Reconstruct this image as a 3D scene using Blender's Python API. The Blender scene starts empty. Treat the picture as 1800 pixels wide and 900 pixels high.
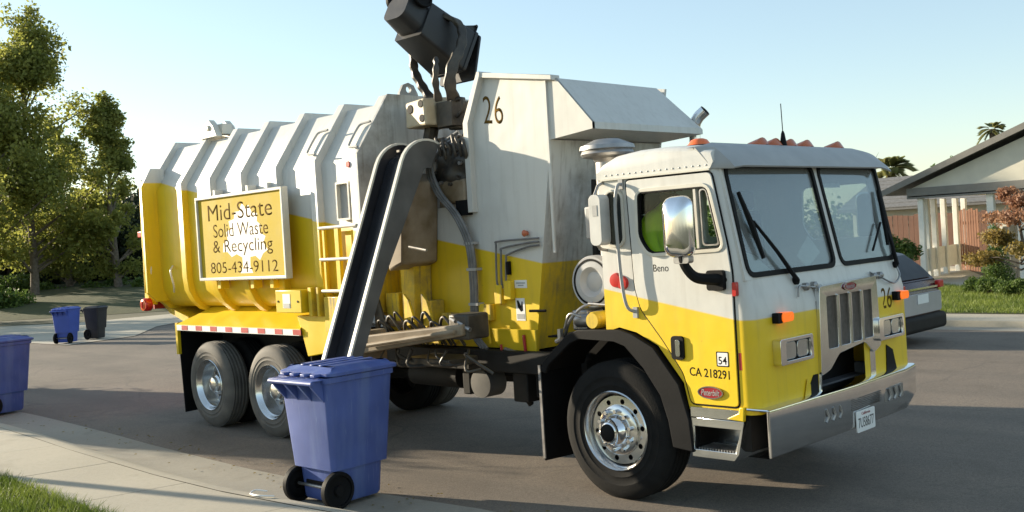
import bpy, bmesh, math, random
import numpy as np
from mathutils import Vector, Matrix
from mathutils.geometry import tessellate_polygon
R = math.radians
PI = math.pi
S = bpy.context.scene
COL = S.collection
rnd = random.Random(7)
nrg = np.random.default_rng(11)

# ------------------------------------------------------------------ camera
CAM = Vector((4.948, -5.973, 2.048))
F_PX, YAW, PITCH, ROLL = 1787.0, -0.783, -0.018, -0.06
_f = Vector((math.sin(YAW)*math.cos(PITCH), math.cos(YAW)*math.cos(PITCH), math.sin(PITCH)))
_r = Vector((math.cos(YAW), -math.sin(YAW), 0))
_u = _r.cross(_f)
_cr, _sr = math.cos(ROLL), math.sin(ROLL)
C_R = _cr*_r + _sr*_u
C_U = -_sr*_r + _cr*_u
cam = bpy.data.cameras.new("camera")
cam.sensor_width = 36.0
cam.lens = F_PX/1800*36
cam.clip_start, cam.clip_end = 0.1, 3000
cam_o = bpy.data.objects.new("camera", cam)
cam_o.matrix_world = Matrix(((C_R.x, C_U.x, -_f.x, CAM.x), (C_R.y, C_U.y, -_f.y, CAM.y), (C_R.z, C_U.z, -_f.z, CAM.z), (0, 0, 0, 1)))
COL.objects.link(cam_o)
S.camera = cam_o

def at(px, py, depth):                       # a photograph pixel at a distance, as a point of the world
    return CAM + depth*(_f + (px-900)/F_PX*C_R - (py-450)/F_PX*C_U)

def on(px, py, axis, val):                   # a photograph pixel on a plane of the world
    d = _f + (px-900)/F_PX*C_R - (py-450)/F_PX*C_U
    i = 'xyz'.index(axis)
    return CAM + d*((val-CAM[i])/d[i])

# ------------------------------------------------------------------ light
SUN_AZ, SUN_EL = R(16), R(13)
sdir = Vector((math.cos(SUN_AZ)*math.cos(SUN_EL), math.sin(SUN_AZ)*math.cos(SUN_EL), -math.sin(SUN_EL)))
W = bpy.data.worlds.new("World")
S.world = W
W.use_nodes = True
_nt = W.node_tree
_sky = _nt.nodes.new('ShaderNodeTexSky')
_sky.sky_type = 'NISHITA'
_sky.sun_disc = False
_sky.sun_elevation = SUN_EL
_sky.sun_rotation = math.atan2(-sdir.x, -sdir.y)
_sky.air_density = 1.0
_sky.dust_density = 0.35
_sky.ozone_density = 1.2
_hz = _nt.nodes.new('ShaderNodeMix')                 # even summer haze over the whole sky
_hz.data_type = 'RGBA'
_hz.inputs['Factor'].default_value = 0.35
_hz.inputs['B'].default_value = (2.5, 3.2, 3.55, 1)
_nt.links.new(_sky.outputs[0], _hz.inputs['A'])
_nt.links.new(_hz.outputs['Result'], _nt.nodes['Background'].inputs[0])
_nt.nodes['Background'].inputs[1].default_value = 0.105
sun = bpy.data.lights.new("sun", 'SUN')
sun.energy = 4.6
sun.angle = R(0.5)
sun.color = (1.0, 0.87, 0.66)
sun_o = bpy.data.objects.new("sun", sun)
sun_o.rotation_euler = sdir.to_track_quat('-Z', 'Y').to_euler()
COL.objects.link(sun_o)
S.view_settings.view_transform = 'Standard'
S.view_settings.look = 'None'
S.view_settings.exposure = 1.25
S.view_settings.gamma = 1.0

# ------------------------------------------------------------------ materials
def mat(name, col, rough=0.6, metal=0.0, var=0.12, scale=6.0, bump=0.0, bscale=60.0, col2=None, spec=0.5, coat=0.0, trans=0.0, rvar=0.1):
    m = bpy.data.materials.new(name)
    m.use_nodes = True
    nt = m.node_tree
    b = nt.nodes['Principled BSDF']
    b.inputs['Roughness'].default_value = rough
    b.inputs['Metallic'].default_value = metal
    b.inputs['Specular IOR Level'].default_value = spec
    b.inputs['Coat Weight'].default_value = coat
    b.inputs['Coat Roughness'].default_value = 0.08
    tc = nt.nodes.new('ShaderNodeTexCoord')
    n = nt.nodes.new('ShaderNodeTexNoise')
    n.inputs['Scale'].default_value = scale
    n.inputs['Detail'].default_value = 6
    nt.links.new(tc.outputs['Object'], n.inputs['Vector'])
    r = nt.nodes.new('ShaderNodeValToRGB')
    r.color_ramp.elements[0].position = 0.3
    r.color_ramp.elements[1].position = 0.7
    c2 = col2 or tuple(min(1, c*(1+var)) for c in col)
    c1 = col if col2 else tuple(c*(1-var) for c in col)
    r.color_ramp.elements[0].color = (*c1, 1)
    r.color_ramp.elements[1].color = (*c2, 1)
    nt.links.new(n.outputs['Fac'], r.inputs['Fac'])
    nt.links.new(r.outputs['Color'], b.inputs['Base Color'])
    if rvar:
        mr = nt.nodes.new('ShaderNodeMapRange')
        mr.inputs['To Min'].default_value = max(0.02, rough-rvar)
        mr.inputs['To Max'].default_value = min(1, rough+rvar)
        nt.links.new(n.outputs['Fac'], mr.inputs['Value'])
        nt.links.new(mr.outputs[0], b.inputs['Roughness'])
    if bump:
        n2 = nt.nodes.new('ShaderNodeTexNoise')
        n2.inputs['Scale'].default_value = bscale
        n2.inputs['Detail'].default_value = 4
        nt.links.new(tc.outputs['Object'], n2.inputs['Vector'])
        bp = nt.nodes.new('ShaderNodeBump')
        bp.inputs['Strength'].default_value = bump
        bp.inputs['Distance'].default_value = 0.02
        nt.links.new(n2.outputs['Fac'], bp.inputs['Height'])
        nt.links.new(bp.outputs['Normal'], b.inputs['Normal'])
    if trans:
        t = nt.nodes.new('ShaderNodeBsdfTranslucent')
        nt.links.new(r.outputs['Color'], t.inputs['Color'])
        mx = nt.nodes.new('ShaderNodeMixShader')
        mx.inputs[0].default_value = trans
        nt.links.new(b.outputs[0], mx.inputs[1])
        nt.links.new(t.outputs[0], mx.inputs[2])
        nt.links.new(mx.outputs[0], nt.nodes['Material Output'].inputs[0])
    return m

def truck_paint(name, grime=0.13, streak=0.15, rough=0.42):
    """two-tone fleet paint: cream above, yellow below a line that drops towards the cab"""
    m = mat(name, (0.8, 0.8, 0.8), rough, coat=0.08, spec=0.4)
    nt = m.node_tree
    N, L = nt.nodes, nt.links
    b = N['Principled BSDF']
    for l in list(b.inputs['Base Color'].links):
        L.remove(l)
    tc = N.new('ShaderNodeTexCoord')
    sp = N.new('ShaderNodeSeparateXYZ')
    L.new(tc.outputs['Object'], sp.inputs[0])
    def mth(op, a, c=None):
        n = N.new('ShaderNodeMath')
        n.operation = op
        for i, v in enumerate((a, c)):
            if v is None:
                continue
            if isinstance(v, (int, float)):
                n.inputs[i].default_value = v
            else:
                L.new(v, n.inputs[i])
        return n.outputs[0]
    x = mth('MINIMUM', sp.outputs[0], 1.15)
    line = mth('ADD', sp.outputs[2], mth('MULTIPLY', x, 0.19))
    up = N.new('ShaderNodeMapRange')
    up.inputs['From Min'].default_value = 1.605
    up.inputs['From Max'].default_value = 1.617
    L.new(line, up.inputs['Value'])
    mix = N.new('ShaderNodeMix')
    mix.data_type = 'RGBA'
    mix.inputs['A'].default_value = (0.80, 0.54, 0.014, 1)
    mix.inputs['B'].default_value = (0.62, 0.61, 0.57, 1)
    L.new(up.outputs[0], mix.inputs['Factor'])
    # rain streaks and dirt
    mp = N.new('ShaderNodeMapping')
    mp.inputs['Scale'].default_value = (9, 9, 0.7)
    L.new(tc.outputs['Object'], mp.inputs[0])
    ns = N.new('ShaderNodeTexNoise')
    ns.inputs['Scale'].default_value = 2.2
    ns.inputs['Detail'].default_value = 5
    L.new(mp.outputs[0], ns.inputs['Vector'])
    nd = N.new('ShaderNodeTexNoise')
    nd.inputs['Scale'].default_value = 1.7
    nd.inputs['Detail'].default_value = 8
    nd.inputs['Roughness'].default_value = 0.7
    L.new(tc.outputs['Object'], nd.inputs['Vector'])
    f1 = N.new('ShaderNodeMapRange')
    f1.inputs['From Min'].default_value = 0.5
    f1.inputs['From Max'].default_value = 0.8
    f1.inputs['To Max'].default_value = streak
    L.new(ns.outputs['Fac'], f1.inputs['Value'])
    f2 = N.new('ShaderNodeMapRange')
    f2.inputs['From Min'].default_value = 0.45
    f2.inputs['From Max'].default_value = 0.75
    f2.inputs['To Max'].default_value = grime
    L.new(nd.outputs['Fac'], f2.inputs['Value'])
    mx = N.new('ShaderNodeMix')
    mx.data_type = 'RGBA'
    mx.inputs['B'].default_value = (0.16, 0.12, 0.075, 1)
    L.new(mix.outputs['Result'], mx.inputs['A'])
    L.new(mth('MINIMUM', mth('ADD', f1.outputs[0], f2.outputs[0]), 0.9), mx.inputs['Factor'])
    # chips and scuffs
    nc = N.new('ShaderNodeTexNoise')
    nc.inputs['Scale'].default_value = 26
    nc.inputs['Detail'].default_value = 9
    nc.inputs['Roughness'].default_value = 0.75
    L.new(tc.outputs['Object'], nc.inputs['Vector'])
    fc = N.new('ShaderNodeMapRange')
    fc.inputs['From Min'].default_value = 0.66
    fc.inputs['From Max'].default_value = 0.72
    fc.inputs['To Max'].default_value = 0.65
    L.new(nc.outputs['Fac'], fc.inputs['Value'])
    mc = N.new('ShaderNodeMix')
    mc.data_type = 'RGBA'
    mc.inputs['B'].default_value = (0.13, 0.075, 0.04, 1)
    L.new(mx.outputs['Result'], mc.inputs['A'])
    L.new(fc.outputs[0], mc.inputs['Factor'])
    L.new(mc.outputs['Result'], b.inputs['Base Color'])
    # plates are never quite flat
    nb = N.new('ShaderNodeTexNoise')
    nb.inputs['Scale'].default_value = 2.6
    L.new(tc.outputs['Object'], nb.inputs['Vector'])
    bp = N.new('ShaderNodeBump')
    bp.inputs['Strength'].default_value = 0.25
    bp.inputs['Distance'].default_value = 0.03
    L.new(nb.outputs['Fac'], bp.inputs['Height'])
    L.new(bp.outputs['Normal'], b.inputs['Normal'])
    return m

def glass_mat(name, tint=(0.55, 0.6, 0.6), refl=1.0, base=0.06, dust=0.0):
    m = bpy.data.materials.new(name)
    m.use_nodes = True
    nt = m.node_tree
    nt.nodes.remove(nt.nodes['Principled BSDF'])
    t = nt.nodes.new('ShaderNodeBsdfTransparent')
    t.inputs[0].default_value = (*tint, 1)
    g = nt.nodes.new('ShaderNodeBsdfGlossy')
    g.inputs['Roughness'].default_value = 0.02
    g.inputs[0].default_value = (refl*0.86, refl*0.93, refl, 1)
    lw = nt.nodes.new('ShaderNodeLayerWeight')
    lw.inputs['Blend'].default_value = 0.5
    pw = nt.nodes.new('ShaderNodeMath')
    pw.operation = 'POWER'
    pw.inputs[1].default_value = 4.0
    nt.links.new(lw.outputs['Facing'], pw.inputs[0])
    ad = nt.nodes.new('ShaderNodeMath')
    ad.operation = 'ADD'
    ad.use_clamp = True
    ad.inputs[1].default_value = base
    nt.links.new(pw.outputs[0], ad.inputs[0])
    mx = nt.nodes.new('ShaderNodeMixShader')
    nt.links.new(ad.outputs[0], mx.inputs[0])
    nt.links.new(t.outputs[0], mx.inputs[1])
    nt.links.new(g.outputs[0], mx.inputs[2])
    if dust:                                             # dusty film
        df = nt.nodes.new('ShaderNodeBsdfDiffuse')
        df.inputs[0].default_value = (0.62, 0.62, 0.6, 1)
        tn = nt.nodes.new('ShaderNodeTexNoise')
        tn.inputs['Scale'].default_value = 2.5
        tm = nt.nodes.new('ShaderNodeMapRange')
        tm.inputs['To Min'].default_value = dust*0.6
        tm.inputs['To Max'].default_value = dust*1.4
        nt.links.new(tn.outputs['Fac'], tm.inputs['Value'])
        m2 = nt.nodes.new('ShaderNodeMixShader')
        nt.links.new(tm.outputs[0], m2.inputs[0])
        nt.links.new(mx.outputs[0], m2.inputs[1])
        nt.links.new(df.outputs[0], m2.inputs[2])
        nt.links.new(m2.outputs[0], nt.nodes['Material Output'].inputs[0])
        return m
    nt.links.new(mx.outputs[0], nt.nodes['Material Output'].inputs[0])
    return m

def lit_mat(name, col, strength):
    m = mat(name, col, 0.25, var=0.05)
    b = m.node_tree.nodes['Principled BSDF']
    b.inputs['Emission Color'].default_value = (*col, 1)
    b.inputs['Emission Strength'].default_value = strength
    return m

M = {}
M['paint'] = truck_paint('truck_paint')
M['paint_dirty'] = truck_paint('truck_paint_dirty', 0.75, 0.6, 0.5)
M['paint_grime_shade'] = truck_paint('truck_paint_grime_shade', 1.0, 1.0, 0.6)  # heavy dirt that also darkens the arm bay in place of shade
M['yellow'] = mat('yellow_paint', (0.70, 0.485, 0.012), 0.35, var=0.06, scale=3)
M['sign_yellow'] = mat('sign_yellow', (0.53, 0.375, 0.016), 0.7, var=0.05, spec=0.2)
M['cream'] = mat('cream_paint', (0.62, 0.59, 0.51), 0.4, var=0.06)
M['white'] = mat('white_paint', (0.8, 0.79, 0.76), 0.4, var=0.05)
M['brown_ink'] = mat('brown_ink', (0.12, 0.07, 0.016), 0.9, var=0.1, spec=0.05)
M['black_ink'] = mat('black_ink', (0.02, 0.018, 0.016), 0.9, var=0.1, spec=0.05)
M['red'] = mat('red_plastic', (0.5, 0.02, 0.015), 0.3, var=0.1)
M['tape_red'] = mat('red_tape', (0.45, 0.03, 0.03), 0.4, var=0.1)
M['amber'] = lit_mat('amber_lens', (0.85, 0.15, 0.01), 0.35)
M['orange_dome'] = mat('orange_dome', (0.8, 0.16, 0.04), 0.25, var=0.1)
M['marker'] = mat('marker_lens', (0.5, 0.14, 0.06), 0.2, var=0.1)
M['rubber'] = mat('tyre_rubber', (0.014, 0.0135, 0.013), 0.85, spec=0.15, var=0.25, scale=9, bump=0.15, bscale=90)
M['dusty_rubber'] = mat('dusty_rubber', (0.08, 0.073, 0.064), 0.8, col2=(0.15, 0.135, 0.115), scale=5, bump=0.15, bscale=90)
M['black'] = mat('black_plastic', (0.009, 0.009, 0.0095), 0.6, var=0.25, scale=4, bump=0.04, spec=0.12)
M['flap'] = mat('flap_rubber', (0.010, 0.0095, 0.0095), 0.85, var=0.2, spec=0.08)
M['chrome'] = mat('chrome', (0.78, 0.78, 0.78), 0.1, 1.0, var=0.04, rvar=0.04)
M['alu'] = mat('polished_aluminium', (0.72, 0.72, 0.71), 0.2, 1.0, var=0.06, rvar=0.08)
M['steel'] = mat('worn_steel', (0.34, 0.33, 0.32), 0.42, 0.8, var=0.2, scale=12)
M['wheel_grey'] = mat('wheel_grey', (0.33, 0.33, 0.34), 0.4, 0.4, var=0.2)
M['frame'] = mat('frame_grey', (0.022, 0.020, 0.018), 0.7, spec=0.2, var=0.3, scale=5)
M['dark_metal'] = mat('greasy_metal', (0.035, 0.032, 0.03), 0.5, 0.3, col2=(0.10, 0.085, 0.065), scale=7, bump=0.2, bscale=25)
M['tan_metal'] = mat('worn_tan_paint', (0.42, 0.33, 0.2), 0.55, col2=(0.58, 0.49, 0.34), scale=7, bump=0.15, bscale=20)
M['brown_metal'] = mat('stained_metal', (0.14, 0.09, 0.04), 0.6, col2=(0.34, 0.27, 0.19), scale=4)
M['belt'] = mat('rail_belt', (0.02, 0.02, 0.024), 0.25, var=0.3, scale=3)
M['rail_grey'] = mat('rail_grey', (0.11, 0.105, 0.098), 0.6, spec=0.25, var=0.25, scale=4)
M['grey'] = mat('grey_paint', (0.36, 0.36, 0.35), 0.5, var=0.1)
M['hose'] = mat('hose_grey', (0.16, 0.155, 0.15), 0.45, var=0.3, scale=10)
M['glass'] = glass_mat('windscreen_glass', (0.72, 0.78, 0.78), 0.85, 0.09, 0.17)
M['side_glass'] = glass_mat('door_glass', (0.88, 0.92, 0.88), 0.8, 0.02)
M['dark_glass'] = mat('dark_glass', (0.015, 0.02, 0.02), 0.08, var=0.1, rvar=0.02)
M['car_glass'] = mat('car_glass', (0.02, 0.022, 0.026), 0.35, var=0.1, spec=0.15)
M['lamp_glass'] = mat('headlamp_glass', (0.5, 0.5, 0.48), 0.12, 0.8, var=0.1)
M['grille_mesh'] = mat('grille_mesh', (0.10, 0.085, 0.075), 0.5, 0.4, var=0.3, scale=30)
M['interior'] = mat('cab_interior', (0.10, 0.10, 0.11), 0.7, var=0.15)
M['seat'] = mat('seat_cloth', (0.05, 0.05, 0.058), 0.9, var=0.2)
M['paper'] = mat('paper', (0.75, 0.76, 0.72), 0.7, var=0.05)
M['badge'] = mat('badge_red', (0.28, 0.012, 0.02), 0.3, var=0.1)
M['blue_bin'] = mat('blue_plastic', (0.062, 0.10, 0.31), 0.5, var=0.16, scale=3, bump=0.05, bscale=14)
def scuffed(m, light, amount=0.5):
    """sun faded streaks and scratches down moulded plastic"""
    nt = m.node_tree
    N, L = nt.nodes, nt.links
    b = N['Principled BSDF']
    old = b.inputs['Base Color'].links[0].from_socket
    tc = N.new('ShaderNodeTexCoord')
    for sc, lo, hi, k in (((7, 7, 0.8), 0.5, 0.8, amount), ((60, 60, 3.0), 0.64, 0.72, amount*0.8)):
        mp = N.new('ShaderNodeMapping')
        mp.inputs['Scale'].default_value = sc
        L.new(tc.outputs['Object'], mp.inputs[0])
        n = N.new('ShaderNodeTexNoise')
        n.inputs['Scale'].default_value = 1.0
        n.inputs['Detail'].default_value = 5
        L.new(mp.outputs[0], n.inputs['Vector'])
        r = N.new('ShaderNodeMapRange')
        r.inputs['From Min'].default_value = lo
        r.inputs['From Max'].default_value = hi
        r.inputs['To Max'].default_value = k
        L.new(n.outputs['Fac'], r.inputs['Value'])
        x = N.new('ShaderNodeMix')
        x.data_type = 'RGBA'
        x.inputs['B'].default_value = (*light, 1)
        L.new(old, x.inputs['A'])
        L.new(r.outputs[0], x.inputs['Factor'])
        old = x.outputs['Result']
    L.new(old, b.inputs['Base Color'])
scuffed(M['blue_bin'], (0.17, 0.235, 0.42), 0.55)
M['far_blue_bin'] = mat('far_blue_plastic', (0.05, 0.095, 0.40), 0.5, var=0.10, scale=3)
M['black_bin'] = mat('charcoal_plastic', (0.018, 0.018, 0.020), 0.5, var=0.25, scale=3, bump=0.05, bscale=14)
M['hivis'] = mat('hivis_cloth', (0.62, 1.0, 0.04), 0.9, var=0.12, scale=8, bump=0.3, bscale=14)
M['skin'] = mat('skin', (0.32, 0.17, 0.11), 0.6, var=0.08)
M['hair'] = mat('dark_hair', (0.02, 0.014, 0.01), 0.7, var=0.2)
M['jeans'] = mat('dark_trousers', (0.03, 0.035, 0.05), 0.9, var=0.2)

def leafm(name, a, b, trans=0.45):
    m = mat(name, a, 0.6, col2=b, scale=1.3, trans=trans, rvar=0.0)
    return m
M['leaf'] = leafm('leaf_green', (0.15, 0.18, 0.035), (0.38, 0.38, 0.09), 0.6)
M['leaf_dark'] = leafm('leaf_dark', (0.018, 0.03, 0.010), (0.04, 0.055, 0.018), 0.25)
M['leaf_mid'] = leafm('leaf_mid', (0.06, 0.11, 0.02), (0.15, 0.21, 0.04), 0.4)
M['leaf_red'] = leafm('leaf_red', (0.27, 0.12, 0.07), (0.42, 0.26, 0.15), 0.5)
M['leaf_olive'] = leafm('leaf_olive', (0.17, 0.14, 0.03), (0.30, 0.21, 0.06), 0.5)
M['palm'] = leafm('palm_green', (0.17, 0.19, 0.06), (0.34, 0.32, 0.13), 0.5)
M['grass'] = leafm('grass_blades', (0.09, 0.14, 0.018), (0.24, 0.29, 0.05), 0.4)
M['bark'] = mat('bark', (0.09, 0.07, 0.05), 0.9, col2=(0.2, 0.16, 0.12), scale=9, bump=0.6, bscale=20)
M['soil_grass'] = mat('lawn_soil', (0.05, 0.06, 0.02), 0.95, col2=(0.09, 0.09, 0.03), scale=3, bump=0.3, bscale=30)

def ground_mat(name, base, speck, rough=0.9, patch=0.25, grain=260.0, bump=0.35):
    m = mat(name, base, rough, var=patch, scale=0.55, rvar=0.05)
    nt = m.node_tree
    N, L = nt.nodes, nt.links
    b = N['Principled BSDF']
    old = b.inputs['Base Color'].links[0].from_socket
    tc = N.new('ShaderNodeTexCoord')
    v = N.new('ShaderNodeTexVoronoi')
    v.inputs['Scale'].default_value = grain
    L.new(tc.outputs['Object'], v.inputs['Vector'])
    mx = N.new('ShaderNodeMix')
    mx.data_type = 'RGBA'
    L.new(old, mx.inputs['A'])
    mx.inputs['B'].default_value = (*speck, 1)
    rr = N.new('ShaderNodeMapRange')
    L.new(v.outputs['Color'], rr.inputs['Value'])
    rr.inputs['From Min'].default_value = 0.35
    rr.inputs['From Max'].default_value = 1.0
    rr.inputs['To Max'].default_value = 0.55
    L.new(rr.outputs[0], mx.inputs['Factor'])
    # coarse stones
    v3 = N.new('ShaderNodeTexVoronoi')
    v3.inputs['Scale'].default_value = grain*0.28
    L.new(tc.outputs['Object'], v3.inputs['Vector'])
    r3 = N.new('ShaderNodeMapRange')
    r3.inputs['From Min'].default_value = 0.45
    r3.inputs['From Max'].default_value = 1.0
    r3.inputs['To Max'].default_value = 0.5 if name == 'asphalt' else 0.12
    L.new(v3.outputs['Color'], r3.inputs['Value'])
    m4 = N.new('ShaderNodeMix')
    m4.data_type = 'RGBA'
    m4.inputs['B'].default_value = (base[0]*0.4, base[1]*0.4, base[2]*0.4, 1)
    L.new(mx.outputs['Result'], m4.inputs['A'])
    L.new(r3.outputs[0], m4.inputs['Factor'])
    mx = m4
    # a few darker stains
    st = N.new('ShaderNodeTexNoise')
    st.inputs['Scale'].default_value = 1.9
    st.inputs['Detail'].default_value = 7
    st.inputs['Distortion'].default_value = 0.6
    L.new(tc.outputs['Object'], st.inputs['Vector'])
    sr = N.new('ShaderNodeMapRange')
    sr.inputs['From Min'].default_value = 0.56
    sr.inputs['From Max'].default_value = 0.75
    sr.inputs['To Max'].default_value = 0.4
    L.new(st.outputs['Fac'], sr.inputs['Value'])
    m2 = N.new('ShaderNodeMix')
    m2.data_type = 'RGBA'
    L.new(mx.outputs['Result'], m2.inputs['A'])
    m2.inputs['B'].default_value = (base[0]*0.55, base[1]*0.52, base[2]*0.48, 1)
    L.new(sr.outputs[0], m2.inputs['Factor'])
    L.new(m2.outputs['Result'], b.inputs['Base Color'])
    if name == 'asphalt':
        w_ = N.new('ShaderNodeTexNoise'); w_.inputs['Scale'].default_value = 1.3; w_.inputs['Detail'].default_value = 5
        L.new(tc.outputs['Object'], w_.inputs['Vector'])
        va = N.new('ShaderNodeMix'); va.data_type = 'RGBA'; va.inputs['Factor'].default_value = 0.35
        L.new(tc.outputs['Object'], va.inputs['A']); L.new(w_.outputs['Color'], va.inputs['B'])
        cv = N.new('ShaderNodeTexVoronoi'); cv.feature = 'DISTANCE_TO_EDGE'; cv.inputs['Scale'].default_value = 0.55
        L.new(va.outputs['Result'], cv.inputs['Vector'])
        cr = N.new('ShaderNodeMapRange'); cr.inputs['From Min'].default_value = 0.004; cr.inputs['From Max'].default_value = 0.012
        cr.inputs['To Min'].default_value = 0.28; cr.inputs['To Max'].default_value = 0.0
        L.new(cv.outputs['Distance'], cr.inputs['Value'])
        # oil drips and worn wheel tracks along the road
        mp = N.new('ShaderNodeMapping'); mp.inputs['Scale'].default_value = (0.07, 1.1, 1)
        L.new(tc.outputs['Object'], mp.inputs[0])
        tr = N.new('ShaderNodeTexNoise'); tr.inputs['Scale'].default_value = 1.0; tr.inputs['Detail'].default_value = 6
        L.new(mp.outputs[0], tr.inputs['Vector'])
        tm = N.new('ShaderNodeMapRange'); tm.inputs['From Min'].default_value = 0.45; tm.inputs['From Max'].default_value = 0.7; tm.inputs['To Max'].default_value = 0.38
        L.new(tr.outputs['Fac'], tm.inputs['Value'])
        mx2 = N.new('ShaderNodeMath'); mx2.operation = 'MAXIMUM'
        L.new(cr.outputs[0], mx2.inputs[0]); L.new(tm.outputs[0], mx2.inputs[1])
        m3 = N.new('ShaderNodeMix'); m3.data_type = 'RGBA'; m3.inputs['B'].default_value = (0.075, 0.066, 0.057, 1)
        L.new(m2.outputs['Result'], m3.inputs['A']); L.new(mx2.outputs[0], m3.inputs['Factor'])
        L.new(m3.outputs['Result'], b.inputs['Base Color'])
    bp = N.new('ShaderNodeBump')
    bp.inputs['Strength'].default_value = bump
    bp.inputs['Distance'].default_value = 0.006
    L.new(v.outputs['Distance'], bp.inputs['Height'])
    L.new(bp.outputs['Normal'], b.inputs['Normal'])
    return m
M['asphalt'] = ground_mat('asphalt', (0.158, 0.128, 0.10), (0.44, 0.355, 0.27), 0.85)
M['concrete'] = ground_mat('concrete', (0.42, 0.375, 0.29), (0.48, 0.43, 0.34), 0.9, 0.12, 120, 0.15)
M['gutter'] = ground_mat('gutter_concrete', (0.30, 0.275, 0.225), (0.38, 0.345, 0.28), 0.9, 0.18, 120, 0.2)
M['ground'] = mat('dry_ground', (0.06, 0.06, 0.028), 0.95, col2=(0.10, 0.09, 0.045), scale=0.4)

# ------------------------------------------------------------------ mesh builder
class MB:
    def __init__(s):
        s.v, s.f = [], []
    def add(s, vs, fs):
        o = len(s.v)
        s.v += [tuple(v) for v in vs]
        s.f += [tuple(i+o for i in f) for f in fs]
        return s
    def box(s, x0, x1, y0, y1, z0, z1):
        return s.add([(x0,y0,z0),(x1,y0,z0),(x1,y1,z0),(x0,y1,z0),(x0,y0,z1),(x1,y0,z1),(x1,y1,z1),(x0,y1,z1)],
                     [(0,3,2,1),(4,5,6,7),(0,1,5,4),(1,2,6,5),(2,3,7,6),(3,0,4,7)])
    def plate(s, outer, holes=(), axis='y', a=0.0, b=0.02):
        """2-D outline with holes, extruded between two positions along an axis"""
        loops = [list(outer)] + [list(h) for h in holes]
        tr = tessellate_polygon([[Vector((p[0], p[1], 0)) for p in l] for l in loops])
        flat = [p for l in loops for p in l]
        n = len(flat)
        def P(p, t):
            return {'x': (t, p[0], p[1]), 'y': (p[0], t, p[1]), 'z': (p[0], p[1], t)}[axis]
        vs = [P(p, a) for p in flat] + [P(p, b) for p in flat]
        fs = [tuple(t) for t in tr] + [tuple(i+n for i in reversed(t)) for t in tr]
        o = 0
        for l in loops:
            k = len(l)
            fs += [(o+i, o+(i+1) % k, n+o+(i+1) % k, n+o+i) for i in range(k)]
            o += k
        return s.add(vs, fs)
    def tube(s, path, r, n=8, cap=True):
        path = [Vector(p) for p in path]
        rs = r if isinstance(r, (list, tuple)) else [r]*len(path)
        vs, fs = [], []
        prev = None
        for i, p in enumerate(path):
            d = (path[min(i+1, len(path)-1)] - path[max(i-1, 0)]).normalized()
            if prev is None:
                a = d.cross(Vector((0, 0, 1)))
                if a.length < 0.1:
                    a = d.cross(Vector((0, 1, 0)))
            else:
                a = prev - d*prev.dot(d)
            a.normalize()
            prev = a
            bb = d.cross(a)
            for k in range(n):
                t = 2*PI*k/n
                vs.append(p + rs[i]*(math.cos(t)*a + math.sin(t)*bb))
        for i in range(len(path)-1):
            for k in range(n):
                fs.append((i*n+k, i*n+(k+1) % n, (i+1)*n+(k+1) % n, (i+1)*n+k))
        if cap:
            fs.append(tuple(reversed(range(n))))
            fs.append(tuple((len(path)-1)*n+k for k in range(n)))
        return s.add(vs, fs)
    def lathe(s, prof, c, axis='y', n=32, closed=False):
        """prof: (radius, offset along the axis)"""
        vs, fs = [], []
        for rr, t in prof:
            for k in range(n):
                a = 2*PI*k/n
                u, w = rr*math.cos(a), rr*math.sin(a)
                vs.append({'y': (c[0]+u, c[1]+t, c[2]+w), 'x': (c[0]+t, c[1]+u, c[2]+w), 'z': (c[0]+u, c[1]+w, c[2]+t)}[axis])
        m = len(prof)
        for i in range(m if closed else m-1):
            j = (i+1) % m
            for k in range(n):
                fs.append((i*n+k, i*n+(k+1) % n, j*n+(k+1) % n, j*n+k))
        return s.add(vs, fs)
    def strip(s, pa, pb):
        """ruled surface between two polylines"""
        n = len(pa)
        return s.add(list(pa)+list(pb), [(i, i+1, n+i+1, n+i) for i in range(n-1)])
    def build(s, name, m, parent=None, smooth=35, bevel=0.0, seg=2, loc=None, recalc=True, **props):
        me = bpy.data.meshes.new(name)
        me.from_pydata(s.v, [], s.f)
        if recalc:
            bm = bmesh.new()
            bm.from_mesh(me)
            bmesh.ops.remove_doubles(bm, verts=bm.verts, dist=1e-5)
            bmesh.ops.recalc_face_normals(bm, faces=bm.faces)
            bm.to_mesh(me)
            bm.free()
        me.materials.append(M[m] if isinstance(m, str) else m)
        if smooth:
            me.shade_smooth()
            me.set_sharp_from_angle(angle=R(smooth))
        o = bpy.data.objects.new(name, me)
        COL.objects.link(o)
        if parent:
            o.parent = parent
        if loc:
            o.location = loc
        if bevel:
            bv = o.modifiers.new('bevel', 'BEVEL')
            bv.width = bevel
            bv.segments = seg
            bv.limit_method = 'ANGLE'
            bv.angle_limit = R(40)
            bv.harden_normals = False
        for k, v in props.items():
            o[k] = v
        return o

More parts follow.
